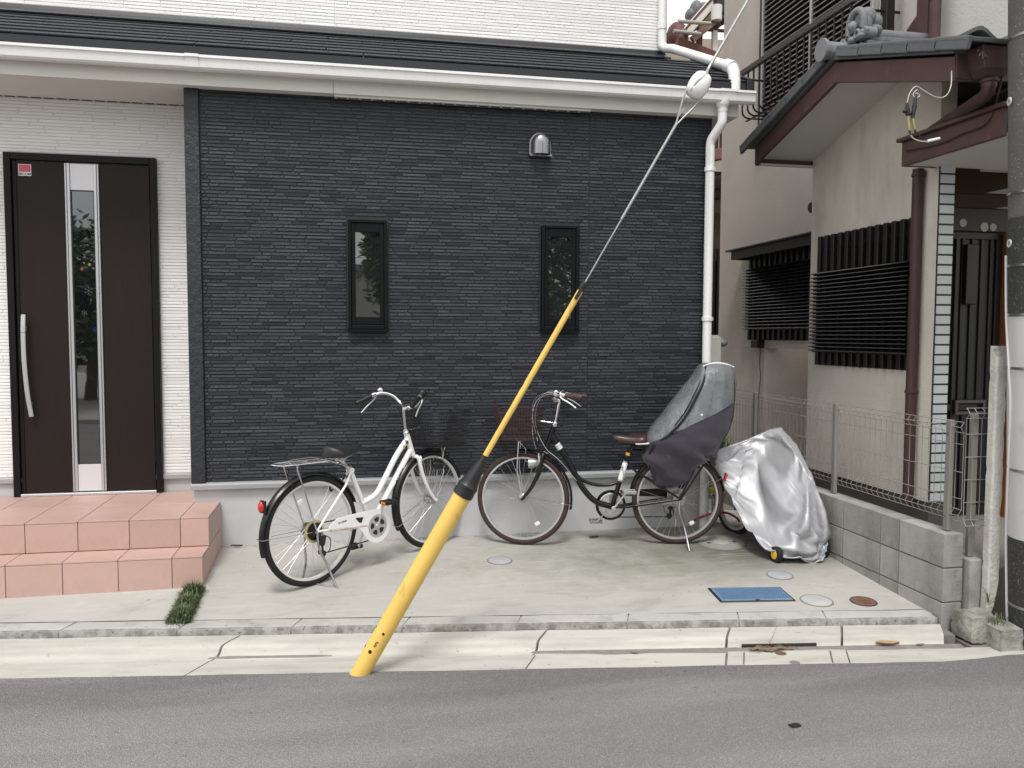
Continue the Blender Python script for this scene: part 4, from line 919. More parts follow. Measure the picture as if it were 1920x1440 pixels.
# the slot lower down
plank(q(1325, 239, -.3), q(1372, 226, -.3), .05, .05, M['brownpipe'], 'rail'); plank(q(1325, 302, -.3), q(1372, 294, -.3), .2, .14, pm('pink_beam', (.22, .12, .11), .7), 'beam')
for x in (1334, 1341, 1348, 1356): plank(q(x, 238, -.3), q(x, 298, -.3), .035, .035, M['brownpipe'], 'baluster')
b = MB(); b.box((4.7, 4.9, 3.55), (6.5, 5.58, 3.78)); b.build('eave', M['black'], O_); b = MB(); b.tube([q(1330, 352), q(1380, 346)], .12, 12); b.tube([q(1330, 372, .1), q(1380, 366, .1)], .12, 12); b.build('roof_tile', M['brownpipe'], O_, smooth=50)
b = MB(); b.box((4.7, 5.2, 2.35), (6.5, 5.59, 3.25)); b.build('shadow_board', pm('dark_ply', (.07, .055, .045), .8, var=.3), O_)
for i in range(6): b = MB(); b.box((4.85 + .09 * i, 4.98, .8), (4.91 + .09 * i, 5.02, 2.72)); b.build('picket', M['bronze'], O_)
b = MB(); b.box((4.7, 5.05, .6), (6.5, 5.1, 2.55)); b.build('panel', M['black'], O_)

# =================================================================== utility pole
M['pole'] = pm('pole_concrete', (.115, .115, .11), .85, var=.14, vs=5, bump=.7, bs=70, bd=.004, stain=((.42, .41, .38), 75, .60, .68, .75), stain2=((.06, .06, .058), 3, .5, .7, .5))
M['pole_dark'] = pm('pole_sheet_dark', (.035, .035, .035), .7, var=.2, vs=8, bump=.7, bs=110, bd=.003, stain=((.25, .25, .24), 85, .58, .66, .6))
M['pole_pale'] = pm('pole_sheet_pale', (.56, .55, .55), .55, var=.06, vs=3, stain=((.40, .39, .39), 5, .55, .7, .6))
UP = thing('utility_pole', 'grey concrete utility pole with pale and black bands beside the kerb', 'utility pole', (3.62, -2.24, -.2))
base = Vector((3.735, -2.24, -.22)); axis = Vector((-.053, 0, 1)).normalized(); u0 = axis
def pr(z): return .190 - .0062 * (z + .2)
def seg_(name, z0, z1, e, m, n=6):
    b = MB(); b.lathe([(pr(z0 + (z1 - z0) * i / n) + e, (z0 + (z1 - z0) * i / n + .22)) for i in range(n + 1)], base, axis, 40); return b.build(name, m, UP, smooth=40)
seg_('shaft', -.3, 10.5, 0, M['pole'], 12); seg_('black_band', -.215, .40, .006, M['pole_dark']); seg_('pale_band', .402, 1.60, .005, M['pole_pale']); seg_('black_band', 1.615, 2.12, .006, M['pole_dark'])
for z, e in ((3.05, .004), (2.25, .006), (1.87, .010), (1.325, .009), (.775, .009), (.03, .010), (1.61, .009)):
    b = MB(); b.lathe([(pr(z) + e - .004, z - .008 + .22), (pr(z) + e, z - .006 + .22), (pr(z) + e, z + .006 + .22), (pr(z) + e - .004, z + .008 + .22)], base, axis, 40); b.build('steel_band', M['steel'], UP, smooth=40)
bv = MB()
for z, a in ((2.72, 1.30), (1.98, 1.30)):
    d = Vector((-.951, .309, 0)); c0 = base + axis * (z + .22) + d * (pr(z) + .006); bv.lathe([(.022, 0), (.022, .006), (.012, .007), (.012, .0)], c0, d, 18, cap=False)
bv.build('step_socket', M['alu_white'], UP, smooth=40)
b = MB(); b.tube(cr([base + axis * (zz + .22) + Vector((cos(radians(tt)), sin(radians(tt)), 0)) * (pr(zz) + .010) for zz, tt in ((1.92, 148), (1.6, 150), (1.3, 162), (1.1, 166), (.8, 160), (.4, 150), (.1, 152), (-.2, 156))], 6), .0075, 8); b.build('conduit', M['alu_white'], UP, smooth=50)

# =================================================================== guy wire with its yellow guard
M['guard'] = pm('guard_yellow', (.78, .52, .125), .55, var=.05, vs=5, bump=.06, bs=60, stain=((.33, .22, .085), 16, .60, .70, .5, (1, 1, .5)), stain2=((.66, .43, .10), 3, .45, .7, .5))
M['rubber'] = pm('black_rubber', (.014, .014, .015), .42, var=.2, vs=12)
M['cable'] = pm('guy_cable', (.42, .42, .42), .38, metal=.8, var=.2, vs=60)
GW = thing('guy_wire', 'steel guy wire with a slanted yellow guard tube and white insulator', 'guy wire', (.031, -1.938, -.2))
g0 = Vector((.031, -1.938, -.2)); gd = (Vector((1.649, -2.18, 2.663)) - g0).normalized()
def gp_(x): return g0 + gd * ((x - g0.x) / gd.x)
b = MB(); b.lathe([(.0455, -.07), (.0455, .6), (.0450, (gp_(.545) - g0).length)], g0, gd, 28); LT = b.build('lower_tube', M['guard'], GW, smooth=40)
sd0 = gd.cross(Vector((0, 1, 0))).normalized(); fr = (Vector((0, -6, 1.48)) - g0); fr = (fr - gd * fr.dot(gd)).normalized()
b = MB(); sr = fr.cross(gd).normalized()
for L, s_, r in ((.135, .15, .0095), (.135, .98, .0085), (.245, -.05, .0065), (.245, 1.0, .008)):
    d = (fr * cos(s_ * 1.45) + sr * sin(s_ * 1.45)) if True else fr
    b.lathe([(r, 0), (r, .0022)], g0 + gd * L + d * .0445, d, 12)
b.build('bolt', M['rubber'], LT, smooth=40)
b = MB()
for k, (L, s_) in enumerate(((.170, .08), (.178, .05), (.186, .10), (.194, .03))):
    d = (fr * cos(s_) + sr * sin(s_)); b.obox(g0 + gd * L + d * .0456, sr * .006, gd * .0022, d * .0006)
b.build('scuff', M['rubber'], LT)
c0 = gp_(.545); b = MB(); b.lathe([(.046, -.025), (.0515, -.022), (.052, .0), (.050, .012), (.0515, .016), (.0515, .034), (.047, .040), (.043, .060), (.036, .10), (.026, .150), (.019, .180), (.017, .205)], c0, gd, 28); b.box((0, 0, 0), (0, 0, 0)) if False else None; b.build('collar', M['rubber'], GW, smooth=35)
L1 = (gp_(.615) - g0).length; L2 = (gp_(1.118) - g0).length
b = MB(); b.lathe([(.0138, 0), (.0142, .2), (.0145, L2 - L1)], gp_(.615), gd, 18); UT = b.build('upper_tube', M['guard'], GW, smooth=40)
b = MB(); b.lathe([(.0158, -.03), (.0165, -.028), (.0165, .012), (.010, .02)], gp_(1.118), gd, 16); b.obox(gp_(1.105) - gd * .02 + fr * .013, sr * .009, gd * .03, fr * .006); b.build('cap', M['rubber'], UT, smooth=35)
b = MB(); b.obox(gp_(.84) + sr * .0145, sr * .005, gd * .012, fr * .006); b.build('clip', M['rubber'], UT)
b = MB(); b.tube([gp_(.9), gp_(1.35)], .0042, 8); b.tube([gp_(1.30), gp_(1.565)], .0072, 8)
for s_ in (-1, 1):
    b.tube(cr([gp_(1.555), gp_(1.58) + sd0 * .012 * s_, gp_(1.62) + sd0 * .034 * s_, gp_(1.66) + sd0 * .044 * s_], 5), .0045, 8)
b.tube([gp_(1.575) + sd0 * .012, gp_(1.602) + sd0 * .004], .004, 6); b.build('cable', M['cable'], GW, smooth=50)
i0 = gp_(1.668); b = MB(); b.lathe([(.012, -.068), (.036, -.060), (.048, -.038), (.052, -.008), (.050, .022), (.042, .048), (.024, .062), (.010, .066)], i0, gd, 22); b.build('insulator', pm('porcelain', (.80, .80, .79), .15, coat=.6), GW, smooth=60)
b = MB(); gr = fr * .045 + sr * .012; b.tube(cr([i0 - gd * .058 + fr * .028 + sr * .02, i0 + gr * 1.08, i0 + gd * .05 + fr * .035 - sr * .004, i0 + gd * .10 + fr * .01, gp_(1.80)], 6), .0065, 8); b.tube([gp_(1.70), gp_(1.95)], .0072, 8); b.tube([gp_(1.9), gp_(3.3)], .0060, 8); b.build('cable', M['cable'], GW, smooth=50)
# =================================================================== bicycles
M['tyre'] = pm('tyre_black', (.008, .008, .0085), .8, var=.15, vs=40, bump=.3, bs=220)
M['tyre_brown'] = pm('tyre_brown', (.040, .024, .019), .85, var=.12, vs=30)
M['rim'] = pm('rim_alu', (.62, .62, .62), .35, metal=.7, var=.06, vs=20)
M['rim_pale'] = pm('rim_pale', (.66, .655, .63), .45, metal=.15, var=.06, vs=20)
M['spoke'] = pm('spoke', (.60, .60, .59), .3, metal=.85)
M['paint_white'] = pm('paint_white', (.80, .80, .79), .25, coat=.5, var=.03)
M['paint_black'] = pm('paint_black', (.0045, .0045, .005), .3, coat=.12, var=.1, spec=.4)
M['plastic'] = pm('black_plastic', (.008, .008, .0085), .45, var=.1)
M['seat_black'] = pm('seat_vinyl', (.020, .020, .021), .42, var=.08, bump=.25, bs=300)
M['seat_brown'] = pm('seat_brown', (.043, .0195, .0155), .36, var=.08, vs=9, bump=.2, bs=260, coat=.15)
M['grip_brown'] = pm('grip_brown', (.06, .032, .027), .5)
M['amber'] = pm('amber', (.75, .26, .03), .25, coat=.5); M['redlens'] = pm('red_lens', (.50, .012, .012), .18, coat=.6)
M['basket_brown'] = pm('basket_brown', (.055, .028, .028), .45, metal=.2); M['lensw'] = pm('white_reflector', (.75, .75, .75), .2, coat=.5)
M['chain'] = pm('chain', (.05, .045, .04), .45, metal=.7, var=.2, vs=90); M['gear_yellow'] = pm('spoke_guard', (.50, .43, .20), .45)
M['rusty'] = pm('rusty_white', (.62, .55, .48), .5, var=.1, vs=20, stain=((.25, .12, .06), 16, .52, .66, .8))
def xf(b, Mx, i0=0):
    for i in range(i0, len(b.v)): b.v[i] = tuple(Mx @ Vector(b.v[i]))
    return b
def make_bike(B, k):
    """one bicycle; k holds the measured points of its frame, x forward, z up, rear contact at the origin"""
    r = k['r']; fh = Vector((k['wb'], 0, k['zf'])); rh = Vector((0, 0, r)); ht, hb, bb, sc = [Vector((p[0], 0, p[1])) for p in (k['ht'], k['hb'], k['bb'], k['sc'])]
    sa = (ht - hb).normalized(); SM_ = Matrix.Translation(hb) @ Matrix.Rotation(k['steer'], 4, sa) @ Matrix.Translation(-hb); I4 = Matrix.Identity(4)
    pm_, ch = k['paint'], k['chain_side']
    def bd(b, name, mat, par=B, st=False, **kw):
        if st: xf(b, SM_)
        return b.build(name, mat, par, **kw)
    # wheels: hub, spokes, rim, tyre
    for c, st, nsp in ((rh, False, 36), (fh, True, 36)):
        b = MB(); b.lathe([(.012, -.055), (.012, -.04), (.030, -.034), (.030, -.028), (.017, -.02), (.017, .02), (.030, .028), (.030, .034), (.012, .04), (.012, .055)], c, (0, 1, 0), 16)
        if st: b.lathe([(.018, -.03), (.034, -.02), (.034, .02), (.018, .03)], c, (0, 1, 0), 18)
        W = bd(b, 'wheel', M['steel'], B, st, smooth=40)
        b = MB(); n = 72
        b.strip([(c.x + (r - .043) * cos(2 * pi * i / n), 0, c.z + (r - .043) * sin(2 * pi * i / n)) for i in range(n)], .024, .013, closed=True)
        bd(b, 'rim', k['rim'], W, st, smooth=40)
        b = MB(); b.tube([(c.x + (r - .0205) * cos(2 * pi * i / n), 0, c.z + (r - .0205) * sin(2 * pi * i / n)) for i in range(n)], .0205, 10, closed=True)
        bd(b, 'tyre', k['tyre'], W, st, smooth=60)
        b = MB()
        for i in range(nsp):
            sd_ = 1 if i % 2 else -1; a = 2 * pi * i / nsp + .05; tw = .95 * (1 if (i // 2) % 2 else -1)
            b.tube([(c.x + .028 * cos(a + tw), .031 * sd_, c.z + .028 * sin(a + tw)), (c.x + (r - .045) * cos(a), .004 * sd_, c.z + (r - .045) * sin(a))], .00105, 5)
        bd(b, 'spokes', M['spoke'], W, st)
        b = MB()
        for a in k['refl']: b.obox((c.x + r * .62 * cos(a), .012 * k['near'], c.z + r * .62 * sin(a)), (.019 * sin(a), 0, -.019 * cos(a)), (0, .004, 0), (.013 * cos(a), 0, .013 * sin(a)))
        bd(b, 'spoke_reflector', M['lensw'], W, st, bevel=.003)
        # mudguard
        b = MB(); a0, a1 = (k['fend_r'] if not st else k['fend_f']); m = 40
        for i in range(m + 1):
            a = a0 + (a1 - a0) * i / m
            for kk in range(7):
                t_ = (kk - 3) / 3; rr = r + .022 - .016 * t_ * t_; b.v.append((c.x + rr * cos(a), .027 * t_, c.z + rr * sin(a)))
        for i in range(m):
            for kk in range(6): b.f.append((i * 7 + kk, i * 7 + kk + 1, (i + 1) * 7 + kk + 1, (i + 1) * 7 + kk))
        b.m = [0] * len(b.f); b.t = [0] * len(b.f)
        bd(b, 'mudguard', M['paint_black'], B, st, smooth=60, recalc=False)
        b = MB(); e = a1 - .30 * (1 if a1 > a0 else -1) if not st else a1 - .10
        P = (c.x + (r + .020) * cos(e), c.z + (r + .020) * sin(e))
        for sd_ in (-1, 1): b.tube([(c.x, .05 * sd_, c.z), (P[0], .029 * sd_, P[1])], .0022, 6)
        b.tube([(P[0], -.029, P[1]), (P[0] + .004 * cos(e), 0, P[1] + .004 * sin(e)), (P[0], .029, P[1])], .0022, 6)
        bd(b, 'mudguard_stay', M['chrome'], B, st, smooth=50)
    # frame
    b = MB(); b.tube([hb - sa * .012, ht + sa * .005], .0205, 14)
    for pts, rad in k['tubes']: b.tube(cr([(p[0], 0, p[1]) for p in pts], 8), rad, 12)
    b.tube([bb, sc], .0175, 12); b.lathe([(.021, -.036), (.021, .036)], bb, (0, 1, 0), 16); b.lathe([(.019, -.02), (.019, .02)], sc - (sc - bb).normalized() * .018, (0, 1, 0), 14)
    for sd_ in (-1, 1):
        b.tube([bb + Vector((-.02, .018 * sd_, 0)), (bb.x - .12, .040 * sd_, bb.z + .008), (.02, .052 * sd_, r), (0, .053 * sd_, r)], [.0105, .010, .009, .011], 8)
        b.tube([sc + Vector((.0, .014 * sd_, -.03)), sc + Vector((-.055, .034 * sd_, -.10)), (.015, .053 * sd_, r + .02), (0, .053 * sd_, r)], [.008, .008, .0075, .009], 8)
    FRM = bd(b, 'frame', pm_, smooth=50)
    # fork
    b = MB(); cw = hb - sa * .03
    b.lathe([(.021, 0), (.021, .02)], cw - sa * .0, sa, 14)
    for sd_ in (-1, 1):
        b.tube(cr([cw + Vector((.0, .012 * sd_, .008)), cw + Vector((.012, .040 * sd_, -.006)), cw.lerp(fh, .35) + Vector((-.020, .050 * sd_, -.0)), cw.lerp(fh, .75) + Vector((-.022, .052 * sd_, 0)), fh + Vector((0, .052 * sd_, 0))], 6), [.0145] * 12 + [.0135] * 5 + [.0115] * 8, 10)
        b.lathe([(.010, 0), (.010, .014)], fh + Vector((0, .052 * sd_, 0)), (0, sd_, 0), 10)
    FK = bd(b, 'fork', pm_, st=True, smooth=50)
    b = MB(); b.lathe([(.021, -.004), (.024, 0), (.024, .012), (.020, .016), (.020, .022), (.016, .03)], ht, sa, 16); bd(b, 'headset', M['chrome'], st=True, smooth=40); b = MB(); b.lathe([(.024, -.006), (.024, .004)], hb - sa * .012, sa, 16)
    bd(b, 'headset', M['chrome'], st=True, smooth=40)
    # stem, bars, grips, levers, bell
    stp = Vector((k['stem'][0], 0, k['stem'][1])); bc = stp + Vector((k['reach'], 0, .012))
    b = MB(); b.tube([ht + sa * .02, stp], .0112, 12); b.tube([stp - sa * .012, stp + Vector((.004, 0, .006)), bc], [.013, .0155, .0165], 12); b.lathe([(.0185, -.022), (.0185, .022)], bc, (0, 1, 0), 14)
    ST_ = bd(b, 'stem', M['chrome'], st=True, smooth=50)
    bar = k['bar']; b = MB(); allp = []
    for sd_ in (-1, 1):
        P = cr([(bc.x + q_[0], q_[1] * sd_, bc.z + q_[2]) for q_ in bar], 7); allp.append(P); b.tube(P, .0112, 12)
    HB = bd(b, 'handlebar', M['chrome'], st=True, smooth=60)
    for P, sd_ in zip(allp, (-1, 1)):
        e = P[-1]; d = (P[-1] - P[-8]).normalized()
        b = MB(); b.lathe([(.0155, -.118), (.0165, -.11), (.0160, -.02), (.0175, -.004), (.015, .004)], e, d, 14); bd(b, 'grip', k['grip'], HB, True, smooth=40)
        g1 = e - d * .135; dn = Vector((0, 0, -1)); fwd = Vector((1, 0, 0))
        b = MB(); b.lathe([(.0155, -.014), (.0155, .014)], g1, d, 12); p0 = g1 + fwd * .022 + dn * .012
        b.tube([g1, p0], .010, 8); b.tube(cr([p0, p0 + d * .03 + fwd * .010 + dn * .014, p0 + d * .075 + dn * .036 + fwd * .004, p0 + d * .118 + dn * .064], 5), [.0075] * 6 + [.006] * 6 + [.005] * 4, 8)
        bd(b, 'brake_lever', M['alu'], HB, True, smooth=50)
    bs_ = k['bell']; P = allp[1 if bs_ > 0 else 0]; e = P[-1]; d = (P[-1] - P[-8]).normalized(); g1 = e - d * .19
    b = MB(); b.lathe([(.024, 0), (.024, .006), (.020, .014), (.010, .020), (.004, .021)], g1 + Vector((0, 0, .012)), (.0, 0, 1) if k['belltilt'] == 0 else (-.45, -.5, .74), 18); b.lathe([(.015, -.012), (.015, .012)], g1, d, 10); bd(b, 'bell', M['chrome'], HB, True, smooth=45)
    if k['shifter']:
        P = allp[0]; e = P[-1]; d = (P[-1] - P[-8]).normalized(); b = MB(); b.lathe([(.019, -.03), (.024, -.02), (.024, .02), (.019, .03)], e - d * .165, d, 16); b.sphere(e - d * .165 + Vector((.012, 0, .015)), (.030, .028, .024), 12, 8); bd(b, 'shifter', M['plastic'], HB, True, smooth=50)
    # cables
    b = MB()
    for pts in k['cables']: b.tube(cr(pts, 8), .0026, 6)
    bd(b, 'brake_cable', k['cable_mat'], B, True, smooth=60)
    # saddle
    b = MB(); SX0, SX1, SZ = k['saddle']; n = 16; prof = []
    for i in range(n + 1):
        t_ = i / n; x = SX0 + (SX1 - SX0) * t_
        w = (.098 * (1 - max(0, (t_ - .30) / .70) ** .8) + .020 * max(0, (t_ - .3) / .7)) if t_ > .30 else .098 * sqrt(max(0, 1 - ((.30 - t_) / .31) ** 2.2))
        w = max(w, .006) * (1 if t_ < .97 else .7); top = SZ + .006 * cos(t_ * 5.2) + (.006 * max(0, 1 - t_ / .25)); th_ = .078 - .034 * t_
        
        if t_ > .78: q9 = (t_ - .78) / .22; th_ *= 1 - .62 * q9 * q9; top -= .010 * q9 * q9; w *= 1 - .45 * q9 ** 4
        prof.append((x, w, top, th_))
    m = 16
    for (x, w, top, th_) in prof:
        for kk in range(m):
            a = 2 * pi * kk / m; sy = cos(a); sz = sin(a); b.v.append((x, w * (abs(sy) ** .75) * (1 if sy > 0 else -1), top - th_ * .5 + th_ * .5 * (abs(sz) ** .6) * (1 if sz > 0 else -1) - .010 * sy * sy))
    for i in range(n):
        for kk in range(m): b.f.append((i * m + kk, i * m + (kk + 1) % m, (i + 1) * m + (kk + 1) % m, (i + 1) * m + kk))
    b.f.append(tuple(range(m))); b.f.append(tuple(n * m + kk for kk in range(m))); b.m = [0] * len(b.f); b.t = [0] * len(b.f)
    SD = bd(b, 'saddle', k['seatmat'], smooth=55)
    mx_ = SX0 + (SX1 - SX0) * .42; sd1 = (sc - bb).normalized()
    b = MB(); b.tube([sc - sd1 * .01, (mx_, 0, SZ - .085)], .0125, 12)
    for sd_ in (-1, 1):
        b.tube(cr([(SX1 - .03, .012 * sd_, SZ - .050), (mx_, .024 * sd_, SZ - .082), (SX0 + .05, .05 * sd_, SZ - .075)], 5), .0035, 6)
        b.tube([(SX0 + .055 + .010 * cos(i * .9), .055 * sd_ + .010 * sin(i * .9), SZ - .106 + .0028 * i) for i in range(16)], .0026, 5)
    b.obox((mx_, 0, SZ - .085), (.018, 0, 0), (0, .032, 0), (0, 0, .010)); b.lathe([(.018, -.012), (.018, .012)], sc, sd1, 14); b.bar(sc + Vector((-.01, .0, 0)), sc + Vector((-.03, .035 * k['near'], -.012)), .008, .006)
    bd(b, 'seat_post', k['post'], SD, smooth=45)
    # drivetrain
    cy = .048 * ch
    b = MB(); nn = 40; b.lathe([(.088, -.003), (.092, 0), (.088, .003), (.072, .003), (.072, -.003), (.088, -.003)], bb + Vector((0, cy, 0)), (0, 1, 0), 40, cap=False)
    for i in range(5):
        a = 2 * pi * i / 5 + .3; b.bar(bb + Vector((0, cy, 0)), bb + Vector((.075 * cos(a), cy, .075 * sin(a))), .026, .004, (0, 1, 0))
    CR = bd(b, 'chainring', M['alu'], smooth=40)
    ca = Vector((k['crank'][0], 0, k['crank'][1])) - bb; ca = ca.normalized() * .165
    for sd_, v_ in ((k['crank_side'], ca), (-k['crank_side'], -ca)):
        b = MB(); o0 = bb + Vector((0, .062 * sd_, 0)); b.bar(o0 - v_ * .05, o0 + v_ + Vector((0, .006 * sd_, 0)), .011, .020, (0, 1, 0)); b.lathe([(.017, -.008), (.017, .010)], o0, (0, sd_, 0), 12)
        bd(b, 'crank', M['alu'], CR, bevel=.003)
    for sd_, v_ in ((k['crank_side'], ca), (-k['crank_side'], -ca)):
        o0 = bb + Vector((0, .115 * sd_, 0)) + v_; b = MB(); b.box(o0 - Vector((.045, .040, .013)), o0 + Vector((-.025, .040, .013))); b.box(o0 + Vector((.025, -.040, -.013)), o0 + Vector((.045, .040, .013))); b.box(o0 - Vector((.025, .040, .012)), o0 + Vector((.025, -.028, .012))); b.box(o0 + Vector((-.025, .028, -.012)), o0 + Vector((.025, .040, .012))); b.lathe([(.010, -.05), (.010, .04)], o0, (0, 1, 0), 8)
        pe = bd(b, 'pedal', k['pedal'], CR, bevel=.003)
        b = MB(); b.box(o0 + Vector((-.047, -.022, -.007)), o0 + Vector((-.0455, .022, .007))); b.box(o0 + Vector((.0455, -.022, -.007)), o0 + Vector((.047, .022, .007))); bd(b, 'pedal_reflector', M['amber'], pe)
    b = MB(); jz = r - .115
    b.tube([bb + Vector((-.02, cy, -.088)), (.045, cy, jz - .03)], .0042, 6); b.tube([bb + Vector((-.02, cy, .088)), (.0, cy, r + .05)], .0042, 6); b.tube(cr([(.045, cy, jz - .03), (.015, cy, jz - .02), (.02, cy, jz + .02), (.035, cy, r - .05)], 4), .0042, 6)
    bd(b, 'chain', M['chain'], CR, smooth=50)
    b = MB()
    for i, rr in enumerate((.055, .048, .041, .035, .030)): b.lathe([(rr, 0), (rr, .002)], rh + Vector((0, (.030 + .005 * i) * ch, 0)), (0, ch, 0), 26)
    GS = bd(b, 'gear_cluster', M['chain'])
    b = MB(); b.lathe([(.030, 0), (.062, .001), (.072, .004), (.062, .003)], rh + Vector((0, .024 * ch, 0)), (0, ch, 0), 30); bd(b, 'spoke_guard', k['guard'], GS, smooth=40)
    b = MB(); dj = Vector((.04, .058 * ch, jz)); b.bar(rh + Vector((.008, .06 * ch, -.02)), dj + Vector((-.01, 0, .06)), .012, .022); b.bar(dj + Vector((-.008, 0, .055)), dj + Vector((.0, 0, -.03)), .006, .016); b.lathe([(.021, -.004), (.021, .004)], dj + Vector((.003, 0, -.028)), (0, 1, 0), 14); b.lathe([(.018, -.004), (.018, .004)], dj + Vector((-.002, 0, .035)), (0, 1, 0), 14); b.obox(rh + Vector((.03, .062 * ch, -.055)), (.022, 0, .0), (0, .012, 0), (0.005, 0, .024))
    bd(b, 'derailleur', M['plastic'], GS, bevel=.002)
    b = MB(); b.tube(cr([rh + Vector((.03, .07 * ch, -.02)), rh + Vector((.075, .085 * ch, -.05)), rh + Vector((.07, .085 * ch, -.12)), rh + Vector((.03, .075 * ch, -.14))], 5), .003, 6); bd(b, 'shift_cable', M['black'], GS, smooth=40); b = MB(); b.lathe([(.012, 0), (.045, .004), (.045, .018), (.012, .022)], rh + Vector((0, -.034 * ch, 0)), (0, -ch, 0), 22); b.bar(rh + Vector((0, -.05 * ch, 0)), rh + Vector((.12, -.05 * ch, -.03)), .006, .022); bd(b, 'drum_brake', M['steel'], GS, smooth=40)
    # stand
    b = MB(); f0, f1 = k['stand']
    for sd_, ft in ((1, f0), (-1, f1)): b.tube(cr([(0, .058 * sd_, r - .01), (.0, .075 * sd_, r - .10), ((ft[0]) * .7, .085 * sd_, .13), (ft[0], ft[1], ft[2])], 5), .0074, 8)
    if k['ubar']: b.tube(cr([(f0[0], f0[1], f0[2]), ((f0[0] + f1[0]) / 2 - .03, 0, (f0[2] + f1[2]) / 2 + .004), (f1[0], f1[1], f1[2])], 6), .0074, 8)
    else:
        for ft in (f0, f1): b.tube([(ft[0] - .03, ft[1] * .9, ft[2] + .002), (ft[0] + .0, ft[1], ft[2]), (ft[0] + .02, ft[1] * 1.1, ft[2] + .004)], .0062, 8)
    bd(b, 'kickstand', M['steel'], smooth=50)
    # basket of thin wire
    X0, X1, x0, x1, zt, zb, wt, wb_ = k['basket']; b = MB()
    def rect(t_, s_=0): 
        xa, xb, w_, z = X0 + (x0 - X0) * t_, X1 + (x1 - X1) * t_, wt + (wb_ - wt) * t_, zt + (zb - zt) * t_; c_ = .03
        return [(xa + c_, -w_, z), (xb - c_, -w_, z), (xb, -w_ + c_, z), (xb, w_ - c_, z), (xb - c_, w_, z), (xa + c_, w_, z), (xa, w_ - c_, z), (xa, -w_ + c_, z)]
    for i in range(9): b.tube(rect(i / 8), .0042 if i in (0,) else (.0024), 5, closed=True)
    for i in range(13):
        t_ = i / 12
        for sd_ in (-1, 1): b.tube([(X0 + .03 + (X1 - X0 - .06) * t_, wt * sd_, zt), (x0 + .03 + (x1 - x0 - .06) * t_, wb_ * sd_, zb)], .0019, 5)
        for xa, xb in ((X0, x0), (X1, x1)): b.tube([(xa, -wt + .03 + (2 * wt - .06) * t_, zt), (xb, -wb_ + .03 + (2 * wb_ - .06) * t_, zb)], .0019, 5)
        b.tube([(x0 + (x1 - x0) * t_, -wb_, zb), (x0 + (x1 - x0) * t_, wb_, zb)], .0015, 5); b.tube([(x0, -wb_ + 2 * wb_ * t_, zb), (x1, -wb_ + 2 * wb_ * t_, zb)], .0015, 5)
    BK = bd(b, 'basket', k['bmat'], B, True)
    if k['bplate']:
        b = MB(); P = [((x0 + x1) / 2 + (x1 - x0) * .46 * cos(2 * pi * i / 24), wb_ * .9 * sin(2 * pi * i / 24)) for i in range(24)]; b.prism(P, 'z', zb - .006, zb - .002); bd(b, 'base_plate', M['basket_brown'], BK, True)
    b = MB()
    for sd_ in (-1, 1): b.tube([fh + Vector((0, .062 * sd_, 0)), ((x0 + x1) / 2 + .01, .065 * sd_, (zb + fh.z) / 2), ((x0 + x1) / 2, .055 * sd_, zb)], .0035, 7)
    b.tube([ht + sa * .02, (x0 - .0, 0, (zt + zb) / 2 + .02)], .006, 8); bd(b, 'basket_stay', M['chrome'], BK, True, smooth=50)
    # front brake and lamp
    b = MB(); bk = cw + Vector((.03, 0, -.01)); b.tube(cr([bk + Vector((0, -.045, -.05)), bk + Vector((.012, -.03, .012)), bk + Vector((.012, .03, .012)), bk + Vector((0, .045, -.05))], 5), .007, 7); b.lathe([(.008, 0), (.008, .03)], bk + Vector((-.02, 0, 0)), (1, 0, 0), 8); bd(b, 'front_brake', M['alu'], FK, True, smooth=50)
    L = k['lamp']; b = MB(); b.lathe([(.012, -.05), (.026, -.035), (.036, .0), (.038, .025), (.034, .03)], (L[0], L[1], L[2]), (1, 0, -.08), 16); LP = bd(b, 'headlamp', M['plastic'] if k['lampdark'] else M['alu'], B, True, smooth=40)
    b = MB(); b.tube(cr([(x1 - .10, L[1], zb), (L[0] + .05, L[1] + .02 * k['near'], L[2] + .10), (L[0] + .055, L[1], L[2] + .02), (L[0], L[1], L[2] - .03), fh + Vector((.01, L[1], .02))], 6), .0032, 6); bd(b, 'lamp_bracket', M['chrome'], LP, True, smooth=50)
    return FRM
